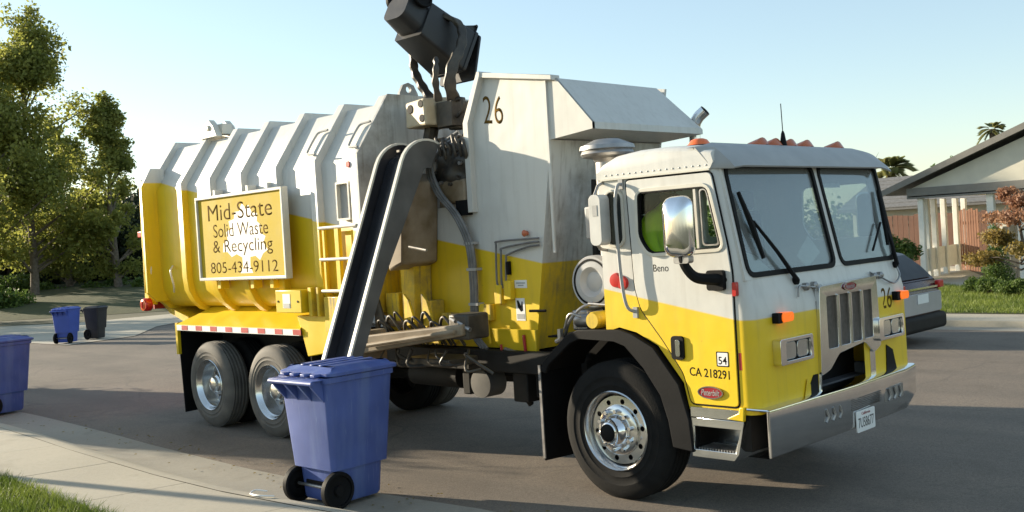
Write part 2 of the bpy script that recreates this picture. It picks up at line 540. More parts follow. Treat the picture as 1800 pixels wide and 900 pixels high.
def thing(name, label, cat, loc=(0, 0, 0), rz=0.0, group=None):
    o = bpy.data.objects.new(name, None)
    o.empty_display_size = 0.3
    COL.objects.link(o)
    o.location = loc
    o.rotation_euler = (0, 0, rz)
    tag(o, label, cat, group)
    return o
def tag(o, label, cat, group=None):
    o['label'] = label
    o['category'] = cat
    if group:
        o['group'] = group
    return o
def copy_tree(o, parent=None):
    c = o.copy()
    COL.objects.link(c)
    if parent:
        c.parent = parent
    for ch in list(o.children):
        copy_tree(ch, c)
    return c
def arc(cx, cy, r, a0, a1, n=8):
    return [(cx+r*math.cos(R(a0+(a1-a0)*i/n)), cy+r*math.sin(R(a0+(a1-a0)*i/n))) for i in range(n+1)]
def circ(cx, cy, r, n=12):
    return [(cx+r*math.cos(2*PI*i/n), cy+r*math.sin(2*PI*i/n)) for i in range(n)]
def rrect(x0, x1, y0, y1, r, n=3):
    return arc(x1-r, y1-r, r, 0, 90, n)+arc(x0+r, y1-r, r, 90, 180, n)+arc(x0+r, y0+r, r, 180, 270, n)+arc(x1-r, y0+r, r, 270, 360, n)
def rpoly(pts, r, n=3):
    """polygon with rounded corners"""
    out = []
    k = len(pts)
    for i in range(k):
        p, a, b = Vector(pts[i]), Vector(pts[i-1]), Vector(pts[(i+1) % k])
        da, db = (a-p), (b-p)
        q = min(r, da.length*0.45, db.length*0.45)
        s, e = p+da.normalized()*q, p+db.normalized()*q
        for j in range(n+1):
            t = j/n
            out.append(tuple((1-t)**2*s+2*t*(1-t)*p+t*t*e))
    return out
def inset(pts, d):
    """move a convex-ish outline inwards"""
    k = len(pts)
    area = sum(pts[i][0]*pts[(i+1) % k][1]-pts[(i+1) % k][0]*pts[i][1] for i in range(k))
    sg = 1 if area > 0 else -1
    out = []
    for i in range(k):
        p, a, b = Vector(pts[i]), Vector(pts[i-1]), Vector(pts[(i+1) % k])
        n1 = Vector((-(p-a).y, (p-a).x)).normalized()*sg
        n2 = Vector((-(b-p).y, (b-p).x)).normalized()*sg
        m = (n1+n2)
        m = m.normalized()/max(0.35, m.normalized().dot(n1)) if m.length > 1e-6 else n1
        out.append(tuple(p+m*d))
    return out
def bez(pts, n=8):
    """smooth path through points (Catmull-Rom)"""
    P = [Vector(p) for p in pts]
    P = [2*P[0]-P[1]]+P+[2*P[-1]-P[-2]]
    out = []
    for i in range(1, len(P)-2):
        for j in range(n):
            t = j/n
            a, b, c, d = P[i-1], P[i], P[i+1], P[i+2]
            out.append(0.5*((2*b)+(-a+c)*t+(2*a-5*b+4*c-d)*t*t+(-a+3*b-3*c+d)*t**3))
    out.append(P[-2])
    return out

def text(name, txt, centre, right, up, w, h, m, parent=None, depth=0.002, space=1.0, shear=0.0, off=0.0):
    cu = bpy.data.curves.new('text', 'FONT')
    cu.body = txt
    cu.space_character = space
    cu.shear = shear
    cu.offset = off
    cu.resolution_u = 5
    t = bpy.data.objects.new('text', cu)
    COL.objects.link(t)
    dg = bpy.context.evaluated_depsgraph_get()
    me = bpy.data.meshes.new_from_object(t.evaluated_get(dg))
    bpy.data.objects.remove(t)
    right, up, c = Vector(right).normalized(), Vector(up).normalized(), Vector(centre)
    nor = right.cross(up)
    xs = [v.co.x for v in me.vertices]
    ys = [v.co.y for v in me.vertices]
    x0, x1, y0, y1 = min(xs), max(xs), min(ys), max(ys)
    bm = bmesh.new()
    bm.from_mesh(me)
    bpy.data.meshes.remove(me)
    for v in bm.verts:
        a, b = (v.co.x-(x0+x1)/2)/(x1-x0)*w, (v.co.y-(y0+y1)/2)/(y1-y0)*h
        v.co = c+right*a+up*b
    r = bmesh.ops.extrude_face_region(bm, geom=bm.faces[:])
    bmesh.ops.translate(bm, vec=nor*depth, verts=[g for g in r['geom'] if isinstance(g, bmesh.types.BMVert)])
    bmesh.ops.recalc_face_normals(bm, faces=bm.faces)
    me = bpy.data.meshes.new(name)
    bm.to_mesh(me)
    bm.free()
    me.materials.append(M[m])
    o = bpy.data.objects.new(name, me)
    COL.objects.link(o)
    if parent:
        o.parent = parent
    return o

# ------------------------------------------------------------------ the ground
def sheet(name, pts, z, m):
    mb = MB()
    k = [Vector((p[0], p[1], 0)) for p in pts]
    tr = tessellate_polygon([k])
    zz = z if isinstance(z, (list, tuple)) else [z]*len(pts)
    mb.add([(p[0], p[1], h) for p, h in zip(pts, zz)], [tuple(t) for t in tr])
    o = mb.build(name, m, smooth=0)
    for p in o.data.polygons:
        if p.normal.z < 0:
            p.flip()
    o['kind'] = 'structure'
    return o
sheet('ground', [(-900, -900), (900, -900), (900, 900), (-900, 900)], -0.03, 'ground')
sheet('road', [(-60, -1.25), (60, -1.25), (60, 12.2), (-12, 12.2), (-17.5, 14.5), (-19, 22), (-19, 80), (-27, 80), (-27, 12), (-24.5, 8.2), (-21.7, 6.2), (-21.2, 4.2), (-60, 3.6)], 0.0, 'asphalt')
# near kerb: gutter pan, rolled kerb and pavement follow the kerb line
kx = [-60, -14, -10.5, -9.4, -8.2, -6.9, -5.9, -4.9, -3.8, -2.7, -1.6, -0.75, 2, 8, 60]
ky = [-0.9, -0.84, -0.82, -0.82, -0.85, -0.90, -0.96, -0.99, -1.02, -1.0, -0.90, -0.80, -0.72, -0.7, -0.7]
def run(name, prof, m, kind='structure'):
    mb = MB()
    rows = [[(x, y-d, z) for x, y in zip(kx, ky)] for d, z in prof]
    for a, b in zip(rows[:-1], rows[1:]):
        mb.strip(a, b)
    o = mb.build(name, m, smooth=50)
    for p in o.data.polygons:
        if p.normal.z < 0:
            p.flip()
    o['kind'] = kind
    return o
run('gutter', [(-0.03, 0.004), (0.0, 0.012), (0.30, 0.004), (0.52, 0.02)], 'gutter')
run('kerb', [(0.52, 0.02), (0.62, 0.055), (0.70, 0.095), (0.78, 0.118), (0.86, 0.122)], 'concrete')
def pav_slabs():
    """pavement of cast slabs with joints between them"""
    root = run('pavement', [(0.86, 0.112), (1.75, 0.112)], 'gutter')
    xs = [-20.0+1.52*i for i in range(20)]
    def yk(x):
        return float(np.interp(x, kx, ky))
    for i in range(len(xs)-1):
        a, b = xs[i]+0.006, xs[i+1]-0.006
        n = 5
        t = [a+(b-a)*k/n for k in range(n+1)]
        dz = rnd.uniform(-0.0015, 0.0015)
        mb = MB()
        top0 = [(x+0.06, yk(x)-0.872, 0.124+dz) for x in t]
        top1 = [(x-0.08, yk(x)-1.73, 0.130+dz) for x in t]
        lo0 = [(p[0], p[1], 0.10) for p in top0]
        lo1 = [(p[0], p[1], 0.10) for p in top1]
        mb.strip(top0, top1).strip(lo0, top0).strip(top1, lo1)
        mb.add([top0[0], top1[0], lo1[0], lo0[0]], [(0, 1, 2, 3)])
        mb.add([top0[-1], lo0[-1], lo1[-1], top1[-1]], [(0, 1, 2, 3)])
        mb.build('slab', 'concrete', root, smooth=30)
pav_slabs()
def grass(name, pts, z, n, h, w, seed, lean=0.5):
    g = np.random.default_rng(seed)
    P = np.array(pts)
    lo, hi = P.min(0), P.max(0)
    q = []
    while len(q) < n:
        c = lo+(hi-lo)*g.random((n*2, 2))
        ins = np.zeros(len(c), bool)
        j = len(P)-1
        for i in range(len(P)):
            yi, yj, xi, xj = P[i, 1], P[j, 1], P[i, 0], P[j, 0]
            cr = ((yi > c[:, 1]) != (yj > c[:, 1])) & (c[:, 0] < (xj-xi)*(c[:, 1]-yi)/(yj-yi+1e-12)+xi)
            ins ^= cr
            j = i
        q += list(c[ins])
    q = np.array(q[:n])
    a = g.random(n)*2*PI
    hh = h*(0.5+g.random(n))
    t = g.normal(0, lean, (n, 2))*hh[:, None]
    base = np.c_[q, np.full(n, z)]
    dx = np.c_[np.cos(a), np.sin(a), np.zeros(n)]*w*(0.6+0.8*g.random(n))[:, None]
    tip = base+np.c_[t, hh]
    V = np.stack([base-dx, base+dx, tip], 1).reshape(-1, 3)
    me = bpy.data.meshes.new(name)
    me.vertices.add(len(V)); me.vertices.foreach_set('co', V.ravel())
    me.loops.add(len(V)); me.loops.foreach_set('vertex_index', np.arange(len(V)))
    me.polygons.add(n); me.polygons.foreach_set('loop_start', np.arange(n)*3)
    me.update()
    me.materials.append(M['grass'])
    o = bpy.data.objects.new(name, me)
    COL.objects.link(o)
    o['kind'] = 'stuff'
    tag(o, 'short green lawn grass', 'grass')
    return o
near_lawn = [(-14, -2.62), (-9.4, -2.6), (-6, -2.72), (-2.7, -2.74), (1, -2.5), (1, -9), (-14, -9)]
sheet('lawn_soil', near_lawn, 0.10, 'soil_grass')
del_me = grass('lawn_grass', [(-7.5, -2.66), (-4, -2.72), (-2.2, -2.74), (-2.2, -3.9), (-7.5, -3.9)], 0.10, 24000, 0.075, 0.004, 3)
del_me['label'] = 'bright clump of lawn grass in the bottom left corner beside the pavement'

# far side: kerb, pavement, lawn, drive
fx = [-11, 60]
def fstrip(name, prof, m):
    mb = MB()
    rows = [[(x, y, z) for x in fx] for y, z in prof]
    for a, b in zip(rows[:-1], rows[1:]):
        mb.strip(a, b)
    o = mb.build(name, m, smooth=30)
    for p in o.data.polygons:
        if p.normal.z < 0:
            p.flip()
    o['kind'] = 'structure'
    return o
fstrip('gutter', [(11.75, 0.004), (12.2, 0.012)], 'gutter')
fstrip('kerb', [(12.2, 0.012), (12.24, 0.115), (12.36, 0.13)], 'concrete')
fstrip('pavement', [(12.36, 0.126), (13.3, 0.13)], 'concrete')
sheet('lawn_soil', [(-10, 13.3), (60, 13.3), (60, 20.2), (2, 19.2), (-3.3, 18.6), (-7.5, 22.0), (-9, 22.4)], 0.14, 'soil_grass')
o = grass('lawn_grass', [(-9, 13.34), (4, 13.34), (4, 19.3), (-3.3, 18.6), (-7.5, 22.0), (-9, 22.2)], 0.14, 70000, 0.07, 0.007, 5)
o['label'] = 'front lawn of the house on the far side of the road'
sheet('path', [(-9, 22.4), (-7.5, 22.0), (-3.3, 18.6), (2, 19.2), (60, 20.2), (60, 21.3), (1, 20.3), (-2.5, 20.0), (-4.2, 21.3), (-5.5, 23), (-9, 30), (-14, 30)], 0.145, 'concrete')
sheet('planting_bed', [(1, 20.3), (60, 21.3), (60, 24), (-4, 24), (-5.5, 23), (-4.2, 21.3), (-2.5, 20.0)], 0.13, 'soil_grass')
# far left: concrete apron, then rough grass
sheet('driveway', [(-60, 3.6), (-25.5, 4.0), (-21.2, 4.2), (-21.7, 6.2), (-24.5, 8.2), (-27, 12), (-30, 13.5), (-30.6, 8.2), (-33, 6.5), (-60, 2)][::-1], 0.012, 'concrete')

# ================================================================== the garbage truck
T = thing('garbage_truck', 'yellow and cream side loading garbage truck with its lift arm raised, standing in the road', 'garbage truck')
YC = 1.22                                             # centre line

# ---- wheels
def tyre(mb, c, r, w, s):
    """c: centre of the outer face, s=+1 when the tyre extends to +y"""
    prof = [(0.292, 0.018), (0.31, 0.0), (0.345, -0.004), (0.352, -0.009), (0.36, -0.004), (r-0.13, -0.004), (r-0.12, -0.009), (r-0.075, -0.002), (r-0.04, 0.012), (r-0.018, 0.03), (r-0.004, 0.05)]
    g = 0.05
    for k in range(4):
        a = 0.05+(w-0.1)*(k+0.5)/4
        prof += [(r, a-0.028), (r-0.012, a-0.022), (r-0.012, a+0.022-0.03), (r, a+0.0)]
    prof += [(r-0.004, w-0.05), (r-0.018, w-0.03), (r-0.04, w-0.012), (r-0.08, w), (0.31, w), (0.292, w-0.02)]
    mb.lathe([(p, s*q) for p, q in prof], c, 'y', 56, True)
def lugs(mb, c, n, rad, y0, y1, s, r=0.016):
    for i in range(n):
        a = 2*PI*i/n+0.2
        p = (c[0]+rad*math.cos(a), c[1]+s*y0, c[2]+rad*math.sin(a))
        q = (p[0], c[1]+s*y1, p[2])
        mb.tube([p, q], r, 6)
def steer_wheel(cx, y, s):
    c = (cx, y, 0.53)
    rim = MB()
    rim.lathe([(0.30, 0.012), (0.308, -0.004), (0.300, -0.012), (0.290, 0.0), (0.282, 0.03), (0.262, 0.075), (0.255, 0.12), (0.25, 0.26), (0.30, 0.285)], c, 'y', 56) if s > 0 else \
        rim.lathe([(0.30, -0.012), (0.308, 0.004), (0.290, 0.0), (0.255, -0.12), (0.25, -0.26), (0.30, -0.285)], c, 'y', 40)
    holes = [circ(cx+0.222*math.cos(2*PI*i/10+0.12), 0.53+0.222*math.sin(2*PI*i/10+0.12), 0.021, 10) for i in range(10)]
    rim.plate(circ(cx, 0.53, 0.262, 48), holes, 'y', y+s*0.052, y+s*0.064)
    rim.lathe([(0.195, s*0.052), (0.19, s*0.03), (0.178, s*0.022), (0.12, s*0.022)], c, 'y', 40)
    w = rim.build('wheel', 'alu', T)
    t = MB(); tyre(t, c, 0.535, 0.30, s); t.build('tyre', 'rubber', w)
    d = MB(); d.lathe([(0.0, s*0.10), (0.25, s*0.10)], c, 'y', 32); d.build('brake_drum', 'frame', w)
    h = MB(); h.lathe([(0.125, s*0.024), (0.118, s*-0.012), (0.10, s*-0.035), (0.085, s*-0.05), (0.078, s*-0.085), (0.068, s*-0.09)], c, 'y', 32)
    h.build('hub', 'chrome', w)
    k = MB(); k.lathe([(0.068, s*-0.088), (0.066, s*-0.10), (0.05, s*-0.108), (0.0, s*-0.109)], c, 'y', 24); k.build('hub_cap', 'black', w)
    l = MB(); lugs(l, c, 10, 0.152, 0.022, -0.022, s); l.build('lug_nuts', 'chrome', w)
    return w
steer_wheel(0.0, 0.0, 1)
steer_wheel(0.0, 2.44, -1)
def dual_wheel(cx, y, s):
    c = (cx, y, 0.512)
    rim = MB()
    rim.lathe([(0.298, s*0.014), (0.306, s*-0.002), (0.300, s*-0.010), (0.288, s*0.002), (0.278, s*0.035), (0.262, s*0.05), (0.255, s*0.16), (0.235, s*0.19)], c, 'y', 48)
    w = rim.build('wheel', 'alu', T)
    d = MB()
    d.lathe([(0.256, s*0.175), (0.20, s*0.185), (0.17, s*0.16), (0.11, s*0.16)], c, 'y', 40)
    d.build('rim_disc', 'wheel_grey', w)
    t = MB(); tyre(t, c, 0.512, 0.275, s); t.build('tyre', 'dusty_rubber', w)
    t = MB(); tyre(t, (cx, y+s*0.33, 0.512), 0.512, 0.275, s); t.build('tyre', 'rubber', w)
    h = MB(); h.lathe([(0.112, s*0.165), (0.105, s*0.09), (0.085, s*0.075), (0.08, s*0.04), (0.05, s*0.03), (0.0, s*0.028)], c, 'y', 28); h.build('hub', 'alu', w)
    l = MB(); lugs(l, c, 10, 0.145, 0.165, 0.115, s); l.build('lug_nuts', 'steel', w)
    return w
for ax in (-4.863, -6.213):
    dual_wheel(ax, 0.0, 1)
    dual_wheel(ax, 2.44, -1)

# ---- chassis
for y in (0.62, 1.74):
    MB().plate([(-7.3, 0.78), (1.0, 0.78), (1.0, 1.04), (-7.3, 1.04)], (), 'y', y, y+0.09).build('frame_rail', 'frame', T)
m = MB()
for x in (-7.2, -5.5, -4.0, -2.7, -1.2, 0.4):
    m.box(x-0.05, x+0.05, 0.71, 1.74, 0.82, 1.0)
m.build('cross_member', 'frame', T)
for ax, z in ((-4.863, 0.512), (-6.213, 0.512), (0, 0.5)):
    m = MB()
    m.tube([(ax, 0.28, z), (ax, 0.75, z), (ax, 1.0, z), (ax, YC, z), (ax, 1.44, z), (ax, 1.7, z), (ax, 2.16, z)], [0.09, 0.09, 0.12, 0.22 if ax < -1 else 0.1, 0.12, 0.09, 0.09], 12)
    m.build('axle', 'frame', T)
MB().tube([(-4.8, YC, 0.58), (-0.9, YC, 0.72)], 0.07, 10).build('drive_shaft', 'frame', T)
# subframe beam under the loading arm and the clutter hung below it
MB().box(-3.7, -0.85, 0.30, 0.42, 0.86, 1.05).build('side_beam', 'frame', T, bevel=0.01)
m = MB(); m.tube([(-2.95, 0.52, 0.76), (-2.25, 0.52, 0.76)], 0.12, 16); m.build('air_tank', 'frame', T)
m = MB(); m.lathe([(0, -0.02), (0.13, -0.01), (0.13, 0.2), (0, 0.22)], (-1.85, 0.36, 0.73), 'y', 20); m.build('filter_canister', 'rail_grey', T)
m = MB(); m.box(-1.42, -1.24, 0.34, 0.5, 0.60, 0.86); m.box(-1.2, -0.98, 0.4, 0.6, 0.64, 0.86); m.box(-2.1, -2.0, 0.36, 0.5, 0.62, 0.86)
m.tube([(-1.33, 0.42, 0.62), (-1.3, 0.44, 0.56)], 0.03, 8)
m.build('valve_block', 'frame', T, bevel=0.012)
m = MB(); m.box(-1.0, 0.6, 0.8, 1.65, 0.5, 1.1); m.box(-2.0, -1.0, 0.95, 1.5, 0.55, 0.95); m.build('engine', 'frame', T, bevel=0.05)

# ---- packer body
X0, X1 = -7.42, -3.02
def body_sec(o):
    """outline of the body in (y, z); o is how far it is set in from the outer face"""
    h = [(0.34, 1.34+o), (0.20+o*0.4, 1.40+o*0.6), (0.09+o*0.8, 1.50+o*0.3), (0.02+o, 1.64), (0.0+o, 1.80), (0.0+o, 2.95-o*0.5), (0.42+o*0.4, 3.55-o)]
    return h+[(2.44-y, z) for y, z in reversed(h)]
shell = MB().plate(body_sec(0.075), (), 'x', X0, X1-0.03).build('body_shell', 'paint', T, bevel=0.012)
for xk in (-6.59, -5.89, -5.19, -4.47, -3.74):
    MB().plate(body_sec(0.0), [body_sec(0.12)], 'x', xk-0.12, xk).build('rib', 'paint', T, bevel=0.008)
# front bulkhead facing the loading bay
MB().plate(body_sec(-0.004), (), 'x', -3.05, -3.02).build('bulkhead', 'paint_dirty', T, bevel=0.006)
MB().plate(body_sec(0.0), [body_sec(0.12)], 'x', -3.17, -3.0502).build('rib', 'paint', T, bevel=0.008)
# recessed pocket and its ladder beside the bulkhead
m = MB()
for z in (2.26, 1.94, 1.62):
    m.tube([(-3.74, -0.005, z), (-3.10, -0.005, z)], 0.017, 8)
lad = m.build('ladder', 'cream', T)
m = MB(); m.box(-3.47, -3.40, -0.012, 0.03, 1.60, 2.26); m.box(-3.7, -3.66, 0.0, 0.03, 1.60, 2.26); m.build('ladder_post', 'paint', lad, bevel=0.006)
MB().plate(rrect(-3.42, -3.2, 2.32, 2.70, 0.01), [rrect(-3.40, -3.22, 2.34, 2.68, 0.01)], 'y', -0.0, 0.06).build('slot_frame', 'cream', T)
MB().box(-3.40, -3.22, 0.042, 0.048, 2.34, 2.68).build('slot', 'grey', T)
# grab handles on the sloping shoulder
def handle(xa):
    def sh(t, off):                                   # point on the shoulder t of the way up, standing proud
        y, z = 0.0+0.42*t, 2.95+0.60*t
        return (y-0.82*off, z+0.57*off)
    pts = []
    for x, t in ((xa, 0.08), (xa-0.14, 0.10), (xa-0.17, 0.18), (xa-0.17, 0.40), (xa-0.14, 0.48), (xa, 0.50)):
        y, z = sh(t, 0.035)
        pts.append((x, y, z))
    MB().tube(bez(pts, 4), 0.012, 8).build('grab_handle', 'grey', T)
handle(-3.74); handle(-3.02)
m = MB(); m.lathe([(0.0, -0.05), (0.03, -0.05), (0.036, -0.01), (0.036, 0.05)], (-3.18, 0.04, 2.86), 'y', 14); m.build('side_marker', 'red', T)
# lifting eye
MB().plate([(0.60, 3.50), (0.86, 3.50), (0.85, 3.58), (0.80, 3.665), (0.73, 3.69), (0.66, 3.665), (0.61, 3.58)], [circ(0.73, 3.62, 0.035, 12)], 'x', -3.10, -3.065).build('lifting_eye', 'grey', T)
# control box on the side
b = MB().box(-4.48, -4.0, -0.10, 0.06, 1.40, 1.64).build('side_box', 'yellow', T, bevel=0.008)
MB().box(-4.34, -4.20, -0.103, -0.1005, 1.45, 1.60).build('sticker', 'white', b)
MB().box(-4.33, -4.21, -0.106, -0.1035, 1.455, 1.50).build('sticker_print', 'grey', b)
m = MB(); m.lathe([(0.012, 0), (0.012, -0.006), (0, -0.007)], (-4.43, -0.1, 1.52), 'y', 8); m.lathe([(0.012, 0), (0.012, -0.006), (0, -0.007)], (-4.06, -0.1, 1.52), 'y', 8); m.build('bolt', 'black', b)
m = MB(); m.box(-3.96, -3.9, -0.04, 0.05, 1.36, 1.66); m.box(-3.84, -3.8, -0.02, 0.05, 1.36, 1.66); m.box(-3.74, -3.05, -0.0, 0.06, 1.2, 1.56); m.build('lower_bracket', 'paint_grime_shade', T, bevel=0.006)

# ---- company board
bd = MB().box(-6.03, -4.22, -0.10, -0.05, 1.79, 2.70).build('sign_board', 'sign_yellow', T)
MB().plate([(-6.05, 1.76), (-4.20, 1.76), (-4.20, 2.73), (-6.05, 2.73)], [[(-6.015, 1.795), (-4.235, 1.795), (-4.235, 2.695), (-6.015, 2.695)]], 'y', -0.125, -0.045).build('frame', 'cream', bd, bevel=0.008)
g = random.Random(3)
crown = [(0.02, 0.37), (0.09, 0.31), (0.16, 0.34), (0.22, 0.25), (0.33, 0.24), (0.31, 0.15), (0.40, 0.10), (0.36, 0.02), (0.47, -0.02), (0.42, -0.09), (0.50, -0.17), (0.40, -0.21), (0.33, -0.28), (0.24, -0.23), (0.13, -0.24), (0.12, -0.34), (0.17, -0.42), (-0.10, -0.42), (-0.04, -0.34), (-0.04, -0.24),
         (-0.16, -0.20), (-0.27, -0.23), (-0.36, -0.17), (-0.46, -0.17), (-0.44, -0.07), (-0.34, -0.03), (-0.36, 0.06), (-0.27, 0.09), (-0.29, 0.18), (-0.17, 0.20), (-0.15, 0.28), (-0.05, 0.28)]
MB().plate([(-5.06+p[0]*0.98, 2.245+p[1]*0.98) for p in crown], (), 'y', -0.1004, -0.1001).build('tree_emblem', 'white', bd, smooth=0)
for s_, z, w_, h_, x in (("Mid-State", 2.535, 1.36, 0.185, -5.12), ("Solid Waste", 2.325, 1.16, 0.15, -5.12), ("& Recycling", 2.125, 1.26, 0.185, -5.10), ("805-434-9112", 1.905, 1.42, 0.125, -5.10)):
    text('lettering', s_, (x, -0.1006, z), (1, 0, 0), (0, 0, 1), w_, h_, 'brown_ink', bd, 0.0003, 1.0, 0, -0.004)
m = MB()
for x in (-5.72, -5.0, -4.6):
    m.box(x-0.05, x+0.02, -0.05, 0.06, 1.66, 1.78); m.box(x-0.03, x+0.02, -0.05, 0.06, 2.70, 2.80)
m.build('bracket', 'paint', bd, bevel=0.005)

# ---- tailgate
def tail_sec(o):
    return [(y, z) for y, z in body_sec(o)]
MB().plate(tail_sec(0.07), (), 'x', -7.70, -7.4).build('tailgate', 'paint', T, bevel=0.02)
MB().plate([(-0.12, 1.62), (-0.12, 2.96), (0.02, 3.2), (0.2, 3.2), (0.2, 1.5), (0.0, 1.5)], (), 'x', -7.46, -7.40).build('tail_shade_plate', 'paint', T, bevel=0.01)  # plate added and shaped to throw shade along the tail
MB().plate(body_sec(0.0), [body_sec(0.12)], 'x', -7.56, -7.46).build('tailgate_rib', 'paint', T, bevel=0.01)
MB().plate([(-7.72, 1.46), (-7.6, 1.46), (-7.55, 3.05), (-7.68, 3.08)], (), 'y', -0.02, 0.10).build('tailgate_post', 'paint', T, bevel=0.01)
m = MB(); m.tube([(-7.53, -0.05, 2.98), (-7.56, -0.05, 2.2)], 0.035, 10); m.tube([(-7.56, -0.05, 2.2), (-7.60, -0.05, 1.62)], 0.02, 8); m.build('lift_cylinder', 'yellow', T)
m = MB()
for x in (-7.52, -7.44):
    m.tube(bez([(x, -0.03, 2.05), (x+0.03, -0.06, 1.92), (x+0.01, -0.06, 1.75), (x, -0.02, 1.62)], 4), 0.016, 8)
m.tube(bez([(-7.05, 0.06, 1.95), (-7.0, 0.0, 1.88), (-6.98, 0.02, 1.72), (-7.06, 0.06, 1.62)], 4), 0.014, 8)
m.build('latch_gear', 'cream', T, bevel=0.006)
m = MB(); m.lathe([(0.0, -0.06), (0.075, -0.055), (0.085, -0.03), (0.085, 0.03)], (-7.63, -0.03, 1.47), 'y', 20)
o = m.build('tail_reflector', 'red', T)
m = MB(); m.lathe([(0.045, -0.075), (0.06, -0.066), (0.075, -0.064)], (-7.63, -0.03, 1.47), 'y', 16); m.build('reflector_ring', 'orange_dome', o)
MB().box(-7.90, -7.70, 0.02, 0.10, 2.34, 2.42).build('side_lamp', 'red', T, bevel=0.012)
m = MB(); m.box(-7.74, -7.71, 0.1, 2.34, 1.4, 3.1); m.build('tailgate_door', 'tape_red', T)
m = MB(); m.plate([(-6.72, 3.5), (-6.3, 3.5), (-6.38, 3.64), (-6.48, 3.72), (-6.62, 3.66)], (), 'y', 0.36, 0.44); m.plate([(-6.72, 3.5), (-6.3, 3.5), (-6.38, 3.64), (-6.48, 3.72), (-6.62, 3.66)], (), 'y', 0.58, 0.66); m.tube([(-6.5, 0.34, 3.62), (-6.5, 0.68, 3.62)], 0.035, 10); m.box(-6.46, -6.3, 0.44, 0.58, 3.53, 3.66)
m.build('tailgate_hinge', 'cream', T, bevel=0.008)
MB().plate([(-7.66, 1.44), (-7.0, 1.30), (-6.9, 1.2), (-7.0, 1.2), (-7.5, 1.34)], (), 'y', 0.2, 2.2).build('tailgate_sump', 'paint_dirty', T)

# ---- rear fender with reflective tape
sk = MB()
sk.add([(-6.93, 0.0, 1.15), (-4.20, 0.0, 1.15), (-4.20, 0.0, 1.225), (-6.93, 0.0, 1.225), (-6.55, 0.30, 1.42), (-4.30, 0.30, 1.42)], [(0, 1, 2, 3), (3, 2, 5, 4)])
sk.add([(-6.93, 0.0, 1.225), (-6.55, 0.30, 1.42), (-6.93, 0.30, 1.225)], [(0, 1, 2)])
sk.add([(-6.93, 0.012, 1.15), (-6.93, 0.6, 1.15), (-4.2, 0.6, 1.15), (-4.2, 0.012, 1.15)], [(0, 1, 2, 3)])
sk.add([(-6.93, 0.0, 1.225), (-6.93, 0.30, 1.225), (-6.93, 0.6, 1.225), (-6.93, 0.6, 1.15), (-6.93, 0.0, 1.15)], [(0, 1, 2, 3, 4)])
fd = sk.build('rear_fender', 'yellow', T, smooth=0, recalc=False)
for p in fd.data.polygons:
    pass
m = MB(); m.box(-6.93, -4.22, -0.004, -0.001, 1.15, 1.215); tp = m.build('tape_white', 'white', fd)
for i in range(8):
    x = -6.80+i*0.352
    MB().box(x, x+0.15, -0.007, -0.0045, 1.157, 1.213).build('tape_red', 'tape_red', fd)
MB().plate([(-4.22, 1.222), (-4.28, 1.36), (-3.72, 1.36), (-3.60, 1.0), (-4.12, 0.93), (-4.2, 1.16)], (), 'y', 0.02, 0.30).build('fender_box', 'yellow', fd, bevel=0.01)
MB().box(-6.98, -6.93, 0.0, 0.04, 0.85, 1.24).build('fender_edge', 'yellow', fd)
MB().plate([(0.02, 1.14), (0.62, 1.14), (0.60, 0.14), (0.05, 0.12)], (), 'x', -6.955, -6.935).build('mud_flap', 'flap', T)
MB().box(-6.9, -4.2, 0.64, 0.66, 0.62, 1.148).build('well_shade_back', 'flap', T)  # black panels here and above stand in for shade in the well
MB().box(-6.9, -4.2, 0.04, 0.64, 1.125, 1.146).build('well_shade_top', 'flap', T)
MB().plate([(0.1, 1.14), (0.62, 1.14), (0.62, 0.3), (0.1, 0.6)], (), 'x', -4.19, -4.17).build('mud_flap', 'flap', T)

# ---- hopper: narrower than the body, so the arm can run inside the vehicle's width
HB, HY = 1.06, 0.43
HF = 2*YC-HY
side_out = [(-3.02, HB), (-1.19, HB), (-0.885, 2.86), (-0.41, 2.90), (-0.41, 2.955), (-0.79, 3.37), (-1.655, 3.52), (-1.83, 3.12), (-1.84, 2.37), (-3.02, 2.37)]
hp = MB().plate(side_out, (), 'y', HY, HY+0.03).build('hopper_side', 'paint', T)
far_out = [(-3.02, HB), (-1.19, HB), (-0.885, 2.86), (-0.79, 3.37), (-1.655, 3.52), (-3.02, 3.52)]
MB().plate(far_out, (), 'y', HF-0.03, HF).build('hopper_side', 'paint', T)
fr = MB(); fr.add([(-1.19, HY+0.03, HB), (-0.885, HY+0.03, 2.86), (-0.885, HF-0.03, 2.86), (-1.19, HF-0.03, HB), (-1.25, HY+0.03, HB), (-0.945, HY+0.03, 2.86), (-0.945, HF-0.03, 2.86), (-1.25, HF-0.03, HB)], [(0, 1, 2, 3), (7, 6, 5, 4), (0, 3, 7, 4), (1, 5, 6, 2), (0, 4, 5, 1), (3, 2, 6, 7)])
fr.build('hopper_front', 'paint_dirty', T, smooth=0)
MB().box(-3.0, -1.26, HY+0.03, HF-0.03, HB, HB+0.05).build('hopper_floor', 'frame', T)
# rim round the side opening: a post with a canted head
MB().plate([(-1.90, 2.30), (-1.83, 2.30), (-1.83, 3.11), (-1.64, 3.52), (-1.64, 3.555), (-1.68, 3.555), (-1.90, 3.12)], (), 'y', HY-0.06, HY+0.10).build('opening_post', 'paint', T, bevel=0.006)
MB().plate([(-1.68, 3.505), (-0.79, 3.35), (-0.79, 3.395), (-1.68, 3.55)], (), 'y', HY-0.05, HY+0.06).build('top_rim', 'paint', T, bevel=0.005)
MB().box(-0.91, -0.885, HY-0.018, HY, 1.9, 3.36).build('corner_bead', 'paint', T)
